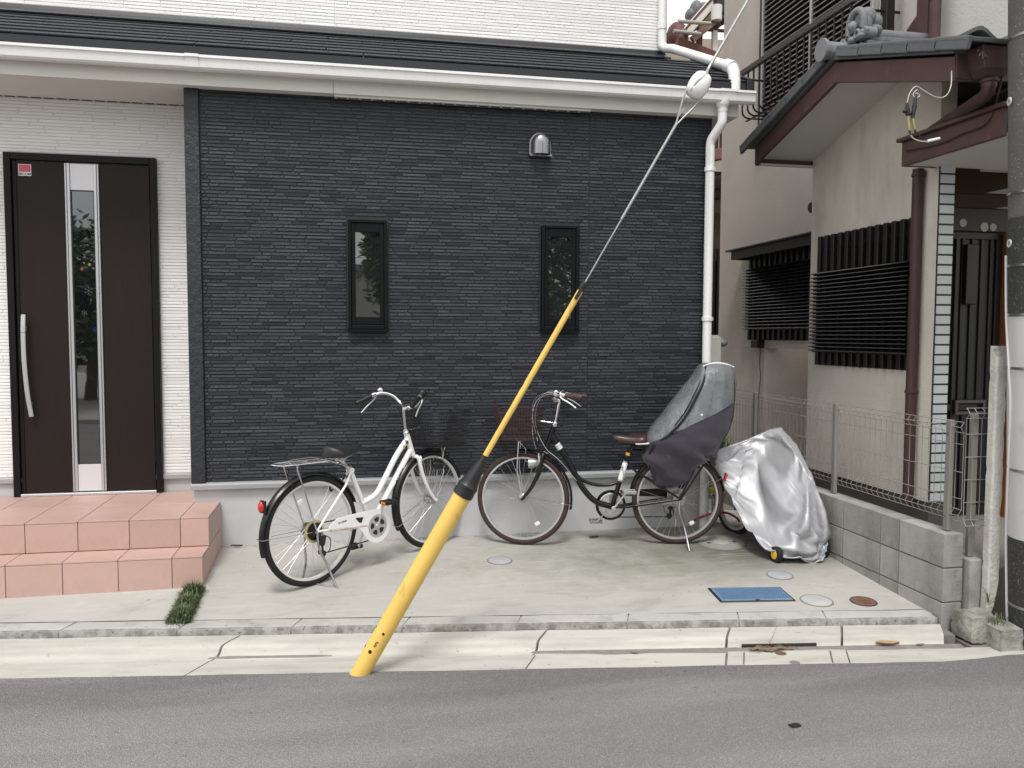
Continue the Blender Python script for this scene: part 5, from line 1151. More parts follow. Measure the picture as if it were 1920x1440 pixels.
# ---- white bicycle
WB = thing('bicycle', 'white step-through bicycle with black saddle and bare rear rack', 'bicycle', (-.248, -.836, -.076), radians(38.1), group='city bicycles parked by the dark wall', world=False)
wbk = dict(r=.345, wb=1.006, zf=.392, ht=(.783, .882), hb=(.836, .735), bb=(.469, .303), sc=(.293, .700), steer=radians(3), paint=M['paint_white'], chain_side=-1, near=-1,
    rim=M['rim_pale'], tyre=M['tyre'], refl=(2.0,), fend_r=(.35, 3.42), fend_f=(1.0, 3.62),
    tubes=[([(.800, .850), (.690, .735), (.575, .575), (.505, .495), (.385, .455)], .0195), ([(.826, .770), (.65, .542), (.469, .303)], .0205)],
    stem=(.760, 1.045), reach=.030, bar=[(0, 0, 0), (.012, .045, .004), (.022, .085, .030), (.0, .135, .078), (-.055, .19, .098), (-.13, .235, .072), (-.215, .268, .035)], grip=M['plastic'], bell=1, belltilt=1, shifter=True,
    cables=[[(.66, -.22, 1.14), (.80, -.20, 1.19), (.90, -.08, 1.12), (.86, -.03, .95), (.85, -.03, .80)], [(.66, .22, 1.14), (.78, .16, 1.16), (.89, .05, 1.10), (.87, .03, .90), (.84, .03, .76)]], cable_mat=M['black'],
    post=M['chrome'], saddle=(.105, .390, .850), seatmat=M['seat_black'], crank=(.525, .470), crank_side=-1, pedal=M['plastic'], guard=M['gear_yellow'],
    stand=((.02, .13, .012), (.075, -.15, -.004)), ubar=True, basket=(.885, 1.275, .915, 1.235, 1.010, .775, .185, .155), bmat=M['black'], bplate=False, lamp=(1.03, -.055, .64), lampdark=True)
FRM = make_bike(WB, wbk)
# white chain case over the chainring, with a window and print
b = MB(); bbx, bbz = .469, .303; P = [(bbx + .112 * cos(a), bbz + .112 * sin(a)) for a in [(-150 + 245 * i / 22) * pi / 180 for i in range(23)]] + [(.32, .415), (.15, .408), (.095, .375), (.075, .345), (.20, .338), (.30, .325), (.345, .285), (.37, .245)]
b.prism(P, 'y', -.066, -.061); CC = b.build('chain_case', M['paint_white'], WB, bevel=.003)
b = MB(); b.lathe([(.077, 0), (.077, .001)], (bbx, -.0668, bbz), (0, 1, 0), 32); b.build('case_disc', pm('case_grey', (.50, .50, .51), .35, metal=.5), CC)
for i in range(5):
    a = 2 * pi * i / 5 + .5; b = MB(); b.prism([(bbx + q_ * cos(a + s_), bbz + q_ * sin(a + s_)) for q_, s_ in ((.030, -.35), (.058, -.42), (.060, 0), (.058, .42), (.030, .35))], 'y', -.0674, -.0670); b.build('case_opening', M['black'], CC)
b = MB(); b.prism([(.285, .386), (.352, .380), (.335, .345), (.315, .352)], 'y', -.0672, -.0664); b.build('case_window', M['black'], CC)
text('lettering', 'BAA BIIDER', .013, M['ink'], CC, (.185, -.0668, .377), (pi / 2, -.10, 0), .0003, .0003)
b = MB(); b.tube([(.40, -.060, .318), (.10, -.058, .338)], .0085, 8); b.build('rusty_stay', M['rusty'], WB, smooth=50)
b = MB(); dtd = Vector((.826 - .469, 0, .770 - .303)).normalized(); dta = atan2(dtd.z, dtd.x)
text('lettering', 'ALFEIS', .030, M['ink'], FRM, (.705, -.0213, .601), (pi / 2, -dta, 0), .0003, .0003, 1.35)
for t0, m in ((.745, 'amber'), (.772, 'ink')):
    p0 = Vector((.800, 0, .850)).lerp(Vector((.690, 0, .735)), (.800 - t0) / .11); d = Vector((.11, 0, .115)).normalized(); b = MB(); b.lathe([(.0202, -.010), (.0202, .010)], p0, d, 16); b.build('frame_band', pm('band_' + m, (.65, .33, .05) if m == 'amber' else (.03, .03, .05), .4), FRM, smooth=40)
# bare wire rear rack, tail reflector
b = MB(); zr_ = .775
for y in (-.065, .065): b.tube(cr([(.16, y * .75, zr_ - .015), (.05, y, zr_), (-.20, y, zr_ + .006), (-.255, y * .6, zr_ + .008), (-.265, 0, zr_ + .008)], 5), .0045, 7)
for y in (-.028, .028): b.tube([(.14, y, zr_ - .012), (-.20, y, zr_ + .006)], .0035, 6)
for x in (.10, -.02, -.13): b.tube([(x, -.065, zr_), (x, .065, zr_)], .0035, 6)
b.tube(cr([(.10, -.03, zr_ + .004), (.02, -.045, zr_ + .018), (-.14, -.03, zr_ + .02), (-.14, .03, zr_ + .02), (.02, .045, zr_ + .018), (.10, .03, zr_ + .004)], 5), .003, 6)
for s_ in (-1, 1): b.tube([(-.145, .068 * s_, zr_), (-.145, .070 * s_, zr_ - .03), (-.005, .062 * s_, .35)], .0050, 7)
for s_ in (-1, 1): b.tube([(.16, .045 * s_, zr_ - .015), (.27, .02 * s_, .715)], .003, 6)
b.build('rear_rack', M['chrome'], WB, smooth=50)
b = MB(); b.sphere((-.352, 0, .545), (.016, .024, .036), 12, 8); TLr = b.build('tail_reflector', M['redlens'], WB, smooth=60)
b = MB(); b.obox((-.337, 0, .545), (.008, 0, 0), (0, .026, 0), (0, 0, .038)); b.build('reflector_base', M['plastic'], TLr, bevel=.004)
b = MB(); b.tube(cr([(.20, .0, .66), (.17, .035, .60), (.19, .05, .56), (.25, .04, .60), (.262, .0, .66)], 5), .007, 8); b.build('ring_lock', M['plastic'], WB, smooth=50)

# ---- black bicycle with covered child seat
KB = thing('bicycle', 'black step-through bicycle with brown tyres and covered rear child seat', 'bicycle', (2.326, -.415, -.039), radians(171.86), group='city bicycles parked by the dark wall', world=False)
kbk = dict(r=.336, wb=1.127, zf=.344, ht=(.905, .870), hb=(.962, .690), bb=(.479, .278), sc=(.373, .642), steer=radians(-12), paint=M['paint_black'], chain_side=-1, near=1,
    rim=M['rim'], tyre=M['tyre_brown'], refl=(-2.1,), fend_r=(.20, 3.0), fend_f=(1.45, 3.35),
    tubes=[([(.925, .800), (.845, .68), (.762, .535), (.690, .41), (.60, .318), (.479, .278)], .0215), ([(.770, .55), (.70, .475), (.60, .440), (.50, .438), (.425, .462)], .0120)],
    stem=(.868, 1.045), reach=.030, bar=[(0, 0, 0), (.012, .045, .002), (.022, .10, .012), (.0, .16, .030), (-.06, .205, .036), (-.13, .235, .030), (-.205, .258, .022)], grip=M['grip_brown'], bell=1, belltilt=0, shifter=True,
    cables=[[(.80, .20, 1.10), (.93, .19, 1.11), (1.04, .10, 1.05), (1.05, .05, .90), (1.02, .04, .76)], [(.80, -.20, 1.10), (.95, -.16, 1.12), (1.05, -.02, 1.02), (1.06, .02, .82), (1.03, .03, .70)], [(.80, .2, 1.10), (.98, .14, 1.08), (1.035, .06, .90), (.97, .03, .72), (.86, .025, .62), (.74, .025, .48)]], cable_mat=M['spoke'],
    post=M['plastic'], saddle=(.212, .482, .806), seatmat=M['seat_brown'], crank=(.370, .418), crank_side=1, pedal=pm('pedal_grey', (.30, .29, .28), .5, var=.2), guard=M['steel'],
    stand=((-.05, .17, -.012), (-.02, -.12, .0)), ubar=False, basket=(1.0, 1.325, 1.03, 1.28, 1.000, .770, .170, .135), bmat=M['basket_brown'], bplate=True, lamp=(1.06, .0, .60), lampdark=False)
FRM = make_bike(KB, kbk)
b = MB(); P = [(.479 + .100 * cos(a), .278 + .100 * sin(a)) for a in [(-170 + 350 * i / 30) * pi / 180 for i in range(31)]]
b.lathe([(.088, -.004), (.112, -.005), (.112, .005), (.088, .004), (.088, -.004)], (.479, -.062, .278), (0, 1, 0), 40, cap=False); b.prism([(.42, .385), (.10, .400), (.06, .375), (.06, .335), (.37, .345)], 'y', -.068, -.062); b.build('chain_case', M['paint_black'], KB, bevel=.002)
sd1 = Vector((.373 - .479, 0, .642 - .278)).normalized(); p0 = Vector((.479, 0, .278)) + sd1 * .20
b = MB(); b.lathe([(.0192, -.0), (.0198, .004), (.0198, .135), (.0192, .139)], p0, sd1, 18); LB = b.build('name_sleeve', M['white'], FRM, smooth=40)
b = MB(); b.lathe([(.0202, 0), (.0208, .004), (.0202, .012)], p0 + sd1 * -.004, sd1, 18); b.lathe([(.0202, 0), (.0208, .004), (.0202, .012)], p0 + sd1 * .136, sd1, 18); b.build('sleeve_ring', M['alu'], LB, smooth=40)
sa_ = atan2(sd1.z, -sd1.x); text('lettering', 'Marselo', .026, pm('grey_ink', (.30, .31, .31), .6), LB, p0 + sd1 * .07 + Vector((0, .0206, 0)), (pi / 2, sa_ + pi * 0, pi), .0003, .0002, 1.15)
d = (Vector((.845, 0, .68)) - Vector((.925, 0, .80))).normalized(); b = MB()
for t0 in (0, .020, .034): b.lathe([(.0222, 0), (.0222, .012 if t0 else .017)], Vector((.885, 0, .741)) + d * t0, d, 18)
b.build('frame_band', M['white'], FRM, smooth=40)
b = MB(); b.lathe([(.0182, 0), (.0182, .020)], Vector((.373, 0, .642)) + sd1 * .012, sd1, 16); b.build('frame_band', pm('band_orange', (.65, .33, .05), .4), FRM, smooth=40)
b = MB()
for s_ in (-1, 1): b.tube([(.33, .05 * s_, .685), (-.27, .06 * s_, .690)], .007, 8); b.tube([(-.235, .062 * s_, .690), (-.005, .062 * s_, .336)], .0075, 8); b.tube([(-.165, .062 * s_, .690), (.004, .064 * s_, .336)], .0075, 8)
for x in (.25, .05, -.15, -.27): b.tube([(x, -.055, .688), (x, .055, .688)], .006, 7)
b.build('rear_rack', M['paint_black'], KB, smooth=50)
b = MB(); b.obox((-.352, 0, .49), (.006, 0, .004), (0, .02, 0), (-.008, 0, .03)); b.build('tail_reflector', M['redlens'], KB, bevel=.004)
b = MB(); b.prism([(.216, .752), (.25, .744), (.33, .742), (.33, .750), (.25, .755), (.22, .762)], 'y', .03, .0985); b.build('saddle_piping', M['rim_pale'], KB, bevel=.002)
# covered child seat: dark fabric skirt, clear vinyl hood, zip, snap
def seat_section(z):
    zs = [(.415, .02, .125, .03), (.45, -.04, .172, .065), (.50, -.085, .205, .095), (.56, -.125, .228, .12), (.63, -.205, .240, .15), (.70, -.275, .246, .17), (.78, -.335, .236, .185), (.86, -.372, .190, .19), (.95, -.390, .116, .188), (1.04, -.398, .050, .182), (1.12, -.400, -.008, .172), (1.20, -.398, -.066, .160), (1.26, -.394, -.108, .145), (1.295, -.386, -.132, .125), (1.315, -.366, -.152, .10), (1.327, -.33, -.185, .06)]
    for (a, c) in zip(zs, zs[1:]):
        if z <= c[0]: f = (z - a[0]) / (c[0] - a[0]); return [a[i] + (c[i] - a[i]) * f for i in range(4)]
    return list(zs[-1])
def cover_mesh():
    bm = bmesh.new(); nz_, na = 60, 56; rows = []
    for i in range(nz_ + 1):
        z = .415 + .910 * (i / nz_); _, xa, xb, w = seat_section(z); rw = []
        for j in range(na):
            a = 2 * pi * j / na; ca, sa2 = cos(a), sin(a); e = .72
            x = (xa + xb) / 2 + (xb - xa) / 2 * (abs(ca) ** e) * (1 if ca > 0 else -1); y = w * (abs(sa2) ** e) * (1 if sa2 > 0 else -1)
            p = Vector((x, y, z)); dg = p.x * .75 + p.z
            n1 = mnoise.noise(Vector((p.x * 5 + p.z * 3.2, y * 4, p.z * 3 - p.x * 4))) * .022 + mnoise.noise(Vector((p.x * 13, y * 10, p.z * 7))) * .009
            fold = .016 * sin((p.x * .55 - p.z * 1.0) * 34 + 3 * mnoise.noise(p * 4)) * max(0, min(1, (.86 - z) / .2))
            o = Vector((x - (xa + xb) / 2, y, 0)); o = o.normalized() if o.length > 1e-6 else Vector((0, 0, 1))
            rw.append(bm.verts.new(p + o * (n1 + fold)))
        rows.append(rw)
    for i in range(nz_):
        for j in range(na): bm.faces.new((rows[i][j], rows[i][(j + 1) % na], rows[i + 1][(j + 1) % na], rows[i + 1][j]))
    bm.faces.new(rows[-1]); bm.faces.new(rows[0][::-1]); return bm
PL = Vector((-.39, 0, 1.055)), Vector((.225, 0, .765)); pn = Vector((PL[0].z - PL[1].z, 0, PL[1].x - PL[0].x)).normalized(); pn = pn if pn.z > 0 else -pn
def vinyl():
    t = NT('clear_vinyl'); t.b.inputs['Base Color'].default_value = (.21, .22, .23, 1); t.b.inputs['Roughness'].default_value = .12; t.b.inputs['IOR'].default_value = 1.5
    tr = t.new('ShaderNodeBsdfTransparent'); mxs = t.new('ShaderNodeMixShader')
    f = t.math('MULTIPLY_ADD', t.ramp(t.noise(9, 6, .65, t.vec((1, 1, .45)), .8), .40, .68), .38, .52); t.l(f, mxs.inputs[0]); t.l(tr.outputs[0], mxs.inputs[1]); t.l(t.b.outputs[0], mxs.inputs[2]); t.l(mxs.outputs[0], t.out.inputs['Surface'])
    t.l(t.bump(t.noise(14, 5, .6, None, 1.0), .8, .012), t.b.inputs['Normal']); return t.m
M['vinyl'] = vinyl(); M['purple'] = pm('purple_grey_cloth', (.037, .033, .048), .85, var=.1, vs=8, bump=.35, bs=14, bd=.02)
M['purple'].node_tree.nodes['Principled BSDF'].inputs['Sheen Weight'].default_value = .25
for keep, name, mat in ((-1, 'seat_cover', M['purple']), (1, 'clear_window', M['vinyl'])):
    bm = cover_mesh(); g = bm.verts[:] + bm.edges[:] + bm.faces[:]
    bmesh.ops.bisect_plane(bm, geom=g, plane_co=PL[0], plane_no=pn, clear_outer=keep < 0, clear_inner=keep > 0)
    bmesh.ops.recalc_face_normals(bm, faces=bm.faces)
    me = bpy.data.meshes.new(name); bm.to_mesh(me); bm.free(); me.materials.append(mat); me.polygons.foreach_set('use_smooth', [True] * len(me.polygons))
    o = link(name, me, KB if keep < 0 else SC_)
    if keep < 0: SC_ = o
def on_cover(x, z, dy=.006, sgn=1):
    _, xa, xb, w = seat_section(z); u = (x - (xa + xb) / 2) / ((xb - xa) / 2); u = max(-.995, min(.995, u)); ca = abs(u) ** (1 / .72); sa2 = sqrt(max(0, 1 - ca * ca)); return Vector((x, sgn * (w * sa2 ** .72 + dy), z))
b = MB(); zp = [(-.165, 1.300), (-.135, 1.20), (-.085, 1.10), (-.025, .99), (.05, .885), (.14, .80), (.21, .735), (.232, .66)]
b.tube(cr([on_cover(x, z, .008) for x, z in zp], 6), .0085, 6); b.tube(cr([on_cover(x + .02, z + .003, .004) for x, z in zp[:5]], 6), .004, 6); b.build('zip', M['black'], SC_, smooth=60)
b = MB(); b.tube(cr([on_cover(x, z, .004) for x, z in ((-.35, 1.30), (-.365, 1.2), (-.365, 1.05), (-.345, .90), (-.28, .74), (-.235, .65))], 6), .0032, 5); b.tube(cr([on_cover(PL[0].x + (PL[1].x - PL[0].x) * t_, PL[0].z + (PL[1].z - PL[0].z) * t_, .003) for t_ in (.05, .25, .5, .75, .95)], 6), .0028, 5)
b.tube(cr([on_cover(x, z, .003) for x, z in ((.232, .66), (.222, .58), (.19, .50), (.11, .43))], 5), .004, 5); b.build('piping', M['black'], SC_, smooth=60)
b = MB(); b.lathe([(.008, 0), (.007, .004)], on_cover(-.115, .965, .0), (0, 1, .1), 12); b.build('snap', M['white'], SC_, smooth=40)
b = MB(); b.tube(cr([on_cover(x, z, .004) for x, z in ((-.15, 1.30), (-.22, 1.322), (-.30, 1.320), (-.37, 1.295))], 6), .008, 7); b.build('hood_edge', M['rim_pale'], SC_, smooth=60)
# padded child seat showing dimly through the vinyl
b = MB(); b.prism([(.16, .74), (.12, .80), (-.10, .80), (-.20, 1.02), (-.24, 1.20), (-.31, 1.22), (-.345, 1.08), (-.30, .80), (-.24, .66), (.12, .64)], 'y', -.145, .145); b.build('child_seat', pm('seat_shell', (.05, .05, .055), .6), SC_, bevel=.03, bseg=3)
b = MB(); b.prism([(-.13, .84), (-.205, 1.03), (-.235, 1.17), (-.20, 1.17), (-.165, 1.02), (-.09, .86)], 'y', -.10, .10); b.build('seat_pad', pm('seat_pad', (.30, .30, .31), .8, var=.2, vs=12), SC_, bevel=.02, bseg=2)
# =================================================================== child's bicycle under a silver cover
CH = thing('childrens_bicycle', "child's bicycle with training wheels mostly hidden under the silver cover", 'bicycle', (3.0, -.6, -.07))
def small_wheel(c, ax, r, w, hubm, tyre=M['tyre'], rimr=.72, par=CH):
    ax = Vector(ax).normalized(); b = MB(); b.lathe([(r * rimr, -w * .45), (r * .93, -w * .5), (r, -w * .28), (r, w * .28), (r * .93, w * .5), (r * rimr, w * .45)], c, ax, 30, cap=False); W = b.build('wheel', tyre, par, smooth=40)
    b = MB(); b.lathe([(.0, -w * .55), (r * .5, -w * .52), (r * rimr + .002, -w * .35), (r * rimr + .002, w * .35), (r * .5, w * .52), (.0, w * .55)], c, ax, 26, cap=False); b.build('hub', hubm, W, smooth=40)
fx = (-.20, .98, 0)
small_wheel((2.845, -.905, -.014), (.98, .17, 0), .056, .040, pm('yellow_hub', (.70, .48, .04), .4), rimr=.55)
small_wheel((3.225, -.845, .0), (.98, .17, 0), .068, .045, M['plastic'], rimr=.6)
b = MB(); n = 40; c0 = Vector((2.885, -.20, .155)); u_ = Vector((-.25, .97, 0)).normalized()
b.tube([c0 + (u_ * cos(2 * pi * i / n) + Vector((0, 0, 1)) * sin(2 * pi * i / n)) * .182 for i in range(n)], .019, 8, closed=True); W = b.build('wheel', M['tyre'], CH, smooth=60)
b = MB(); b.strip([c0 + (u_ * cos(2 * pi * i / n) + Vector((0, 0, 1)) * sin(2 * pi * i / n)) * .156 for i in range(n)], .024, .016, side=Vector((0, 0, 1)).cross(u_), closed=True); b.build('rim', M['rim'], W, smooth=40)
b = MB(); b.tube(cr([(2.885, -.20, .155), (2.95, -.34, .24), (3.0, -.43, .38), (3.03, -.62, .28), (3.05, -.82, .13)], 6), .014, 8); b.tube([(2.98, -.42, .40), (2.985, -.41, .50)], .012, 8); b.tube([(2.86, -.90, -.014), (3.05, -.87, .13), (3.21, -.85, .0)], .008, 8); b.build('frame', pm('child_grey', (.05, .05, .055), .4), CH, smooth=50)
# draped cover
HEM = [(2.69, -.32, .50), (2.70, -.52, .31), (2.75, -.76, .11), (2.83, -.93, .02), (2.98, -.99, -.015), (3.13, -.99, -.05), (3.21, -.92, .03), (3.25, -.75, .06), (3.25, -.5, .15), (3.24, -.28, .3), (3.0, -.22, .42), (2.78, -.24, .5)]
TOP = [(2.70, -.30, .63), (2.90, -.335, .70), (3.09, -.38, .785), (3.09, -.60, .70), (3.10, -.78, .58), (3.12, -.84, .50), (3.15, -.82, .52), (3.16, -.62, .68), (3.16, -.42, .785), (3.14, -.36, .80), (2.9, -.325, .705), (2.71, -.295, .635)]
def loop(P, n):
    P = [Vector(p) for p in P]; m = len(P); out = []
    for k in range(n):
        u = k * m / n; i = int(u); f = u - i; p0, p1, p2, p3 = P[(i - 1) % m], P[i], P[(i + 1) % m], P[(i + 2) % m]
        out.append(.5 * ((2 * p1) + (p2 - p0) * f + (2 * p0 - 5 * p1 + 4 * p2 - p3) * f * f + (-p0 + 3 * p1 - 3 * p2 + p3) * f ** 3))
    return out
NS, NTT = 84, 36; hemc = loop(HEM, NS); topc = loop(TOP, NS); mid = Vector((3.0, -.6, .3)); P0 = Vector((3.185, -.955, .07)); Q0 = Vector((2.87, -.40, .68)); VV = []; rg = random.Random(3)
for j in range(NTT + 1):
    t_ = j / NTT
    for i in range(NS):
        v = topc[i].lerp(hemc[i], t_); o = v - mid; o.z *= .2; o.normalize(); v = v + o * (.05 * sin(pi * t_)); w = min(1, t_ * 5) * min(1, (1 - t_) * 6 + .25)
        d = v - P0; ph = atan2(d.z, -(d.x * .9 - d.y * .4)); e = v - Q0; ph2 = atan2(-e.z, e.x - .6 * e.y)
        k = .036 * math.exp(-((d.length - .24) / .24) ** 2) * sin(8 * ph + .7) + .040 * math.exp(-((e.length - .32) / .3) ** 2) * sin(8 * ph2 + 1.2) + .010 * sin(i * .9 + t_ * 5) * t_
        VV.append(v + o * w * k + Vector((rg.gauss(0, .002), rg.gauss(0, .002), rg.gauss(0, .002))))
FF = [(j * NS + i, j * NS + (i + 1) % NS, (j + 1) * NS + (i + 1) % NS, (j + 1) * NS + i) for j in range(NTT) for i in range(NS)] + [(i, i + 1, 76 - i, 77 - i) for i in range(38)] + [tuple(range(77, 84)) + (0,)]
def drape(VV, FF):
    """let the loose cloth sag and buckle between the points that hold it"""
    me = bpy.data.meshes.new('drape'); me.from_pydata([tuple(v) for v in VV], [], FF); ob = bpy.data.objects.new('drape', me); COL.objects.link(ob)
    vg = ob.vertex_groups.new(name='pin'); vg.add(list(range(NS)), 1.0, 'ADD'); vg.add([NTT * NS + i for i in (0, 7, 14, 21, 28, 35, 38, 40, 42, 45, 49, 56, 63, 70)], 1.0, 'ADD')
    m = ob.modifiers.new('cloth', 'CLOTH'); s = m.settings; s.quality = 12; s.mass = .15; s.tension_stiffness = 20; s.compression_stiffness = 20; s.shear_stiffness = 10; s.bending_stiffness = .5; s.vertex_group_mass = 'pin'; s.shrink_min = -.085; m.collision_settings.use_collision = False; m.point_cache.frame_start = 1; m.point_cache.frame_end = 60
    f0 = S.frame_current
    for f in range(1, 42): S.frame_set(f)
    ev = ob.evaluated_get(bpy.context.evaluated_depsgraph_get()).to_mesh(); out = [v.co.copy() for v in ev.vertices]
    bpy.data.objects.remove(ob); S.frame_set(f0); return out
VV = drape(VV, FF)
def silver():
    t = NT('silver_cloth'); f = t.math('MULTIPLY_ADD', t.noise(7, 5), .16, .92); t.l(t.val((.42, .425, .44), f), t.b.inputs['Base Color'])
    t.b.inputs['Metallic'].default_value = .32; t.b.inputs['Roughness'].default_value = .44
    b1 = t.bump(t.noise(6, 4, .55, t.vec((1, 1, .6)), 1.0), .10, .03); t.l(t.bump(t.noise(420, 2), .08, .001, b1), t.b.inputs['Normal']); return t.m
M['silver'] = silver()
b = MB(); b.add(VV, FF); cv = b.build('bicycle_cover', M['silver'], None, smooth=80)
sbs = cv.modifiers.new('subdivision', 'SUBSURF'); sbs.levels = 1; sbs.render_levels = 1
props(cv, "crumpled silver bicycle cover draped over the child's bicycle by the block wall", 'cover')
b = MB(); b.obox((3.165, -.995, .035), (.006, 0, 0), (0, .004, 0), (0, 0, .022)); b = MB() if False else b; o = b.build('cord_lock', pm('cord_blue', (.25, .40, .55), .4), cv, bevel=.003)

b = MB(); b.tube([VV[NTT * NS + i] + Vector((0, 0, .001)) for i in range(NS)], .0045, 6, closed=True); b.build('hem', M['silver'], cv, smooth=60)
# =================================================================== lids let into the slab
def nrm(x, y):
    e = .02; return Vector((-(gz(x + e, y) - gz(x - e, y)) / (2 * e), -(gz(x, y + e) - gz(x, y - e)) / (2 * e), 1)).normalized()
def lid(name, x, y, r, mat, ringm, label, cat='drain cover', pat=0):
    n = nrm(x, y); c = Vector((x, y, gz(x, y))); L = thing(name, label, cat, c)
    b = MB(); b.lathe([(r * .93, .004), (r * .95, .0055), (r * 1.0, .0055), (r * 1.03, .001), (r * 1.03, -.02), (r * .93, -.02)], c, n, 40, cap=False); b.build('rim', ringm, L, smooth=40)
    b = MB(); b.lathe([(r * .92, -.01), (r * .92, .0045), (r * .90, .0052), (.001, .0052)], c, n, 40, cap=False); D_ = b.build('plate', mat, L, smooth=40)
    return L, c, n, D_
gl = pm('lid_grey', (.36, .37, .40), .55, var=.08, vs=14, bump=.25, bs=90, stain=((.45, .44, .40), 9, .55, .7, .5)); dk = pm('lid_gap', (.22, .215, .195), .9, var=.2, vs=20)
lid('drain_plate', .981, -.579, .084, gl, dk, 'small grey round drain lid between the yellow guard and black bicycle'); lid('drain_plate', 2.735, -1.157, .084, gl, dk, 'small grey round drain lid between silver cover and blue meter lid')
gl2 = pm('lid_dusty', (.42, .42, .41), .7, var=.1, vs=12, stain=((.50, .48, .43), 7, .5, .7, .7)); lid('drain_plate', 2.727, -1.604, .095, gl2, dk, 'dusty grey round drain lid just beside the blue meter lid')
L, c, n, D_ = lid('drain_plate', 2.999, -1.663, .076, pm('lid_rust', (.16, .085, .06), .75, var=.25, vs=18, bump=.5, bs=60), pm('lid_rust_ring', (.05, .043, .036), .9, var=.3, vs=30), 'rusty brown round drain lid close to the kerb')
b = MB(); 
for k in range(-2, 3): b.obox(c + n * .0055 + Vector((0, k * .022, 0)), (.04 - abs(k) * .008, 0, 0), (0, .003, 0), n * .0012)
b.build('pattern', pm('lid_rust2', (.13, .06, .045), .8), L)
L, c, n, D_ = lid('manhole_cover', 2.663, -.438, .168, pm('lid_concrete', (.27, .26, .235), .85, var=.15, vs=9, bump=.5, bs=70, stain=((.22, .21, .18), 8, .5, .7, .6)), dk, 'large round concrete inspection cover behind the black bicycle rear wheel', 'manhole cover')
b = MB(); b.lathe([(.058, .0052), (.054, .008), (.001, .008)], c, n, 24, cap=False); b.build('boss', pm('lid_boss', (.33, .318, .29), .85, var=.1), L, smooth=40)
b = MB()
for s_ in (-1, 1): b.obox(c + Vector((.10 * s_, -.01, 0)) + n * .0056, (.014, .004, 0), (-.002, .012, 0), n * .0008)
b.build('grip_hole', M['slot'], L)
# blue water-meter lid
mc = Vector((2.385, -1.443, 0)); mc.z = gz(mc.x, mc.y); ML = thing('water_meter_cover', 'blue rectangular water meter lid with black rim', 'meter lid', mc)
ax_ = Vector((.452, -.060, 0)).normalized(); ay_ = Vector((.02, .218, 0)).normalized(); nn_ = nrm(mc.x, mc.y); ax_ = (ax_ - nn_ * ax_.dot(nn_)).normalized(); ay_ = (ay_ - nn_ * ay_.dot(nn_)).normalized()
b = MB(); b.obox(mc + nn_ * -.004, ax_ * .231, ay_ * .115, nn_ * .010); b.build('rim', M['plastic'], ML, bevel=.004)
bl = pm('meter_blue', (.12, .205, .315), .5, var=.1, vs=10, bump=.15, bs=60, stain=((.20, .32, .46), 8, .52, .7, .4))
b = MB(); b.obox(mc + nn_ * .003, ax_ * .218, ay_ * .102, nn_ * .0062); LD = b.build('lid', bl, ML, bevel=.003)
bl2 = pm('meter_blue_dark', (.085, .16, .265), .55, var=.1)
kn = MB(); kn.obox((0, 0, 0), ax_ * .0062, ay_ * .0045, nn_ * .0015); kme = kn.mesh('stud', bl2, bevel=.0008); b = MB()
for i in range(24):
    for j in range(12):
        if abs(i - 11.5) < 12: b.obox(mc + nn_ * .0098 + ax_ * (-.196 + .017 * i + (.008 if j % 2 else 0)) + ay_ * (-.078 + .0145 * j), ax_ * .0058, ay_ * .0040, nn_ * .0013)
o = b.build('studs', bl2, LD); o['kind'] = 'stuff'
b = MB(); b.obox(mc + nn_ * .008 - ay_ * .100, ax_ * .012, ay_ * .006, nn_ * .002); b.build('finger_notch', M['slot'], ML)
# gutter drain lid
dl = thing('drain_cover', 'rectangular concrete gutter drain cover with a rusty lifting eye', 'drain cover', (2.43, -2.15, -.2))
def kp(X, y0, z): 
    v = kv(y0); u = ku(X) + .35 * v; return Vector((u * cos(th) - v * sin(th), -1.41 + u * sin(th) + v * cos(th), z))
b = MB(); V = [kp(x, y, z) for z in (-.26, -.2040) for x, y in ((2.207, -1.718), (2.665, -1.718), (2.665, -1.902), (2.207, -1.902))]; b.add(V, [(0, 3, 2, 1), (4, 5, 6, 7), (0, 1, 5, 4), (1, 2, 6, 5), (2, 3, 7, 6), (3, 0, 4, 7)]); b.build('slab', M['kerb_white'], dl, bevel=.004)
b = MB(); b.lathe([(.030, 0), (.030, .002)], kp(2.40, -1.765, -.2042), (0, 0, 1), 18); b.build('lifting_eye', pm('eye_rust', (.13, .085, .06), .8, var=.3, vs=40), dl); b = MB(); b.lathe([(.026, 0), (.026, .002)], kp(2.47, -1.893, -.2043), (0, 0, 1), 16); b.build('lifting_notch', M['mud'], dl)
b = MB(); V = [kp(x, y, z) for z in (-.199, -.187) for x, y in ((2.19, -1.66), (2.60, -1.66), (2.60, -1.687), (2.19, -1.687))]; b.add(V, [(0, 3, 2, 1), (4, 5, 6, 7), (0, 1, 5, 4), (1, 2, 6, 5), (2, 3, 7, 6), (3, 0, 4, 7)]); b.build('inlet_slot', M['slot'], dl)

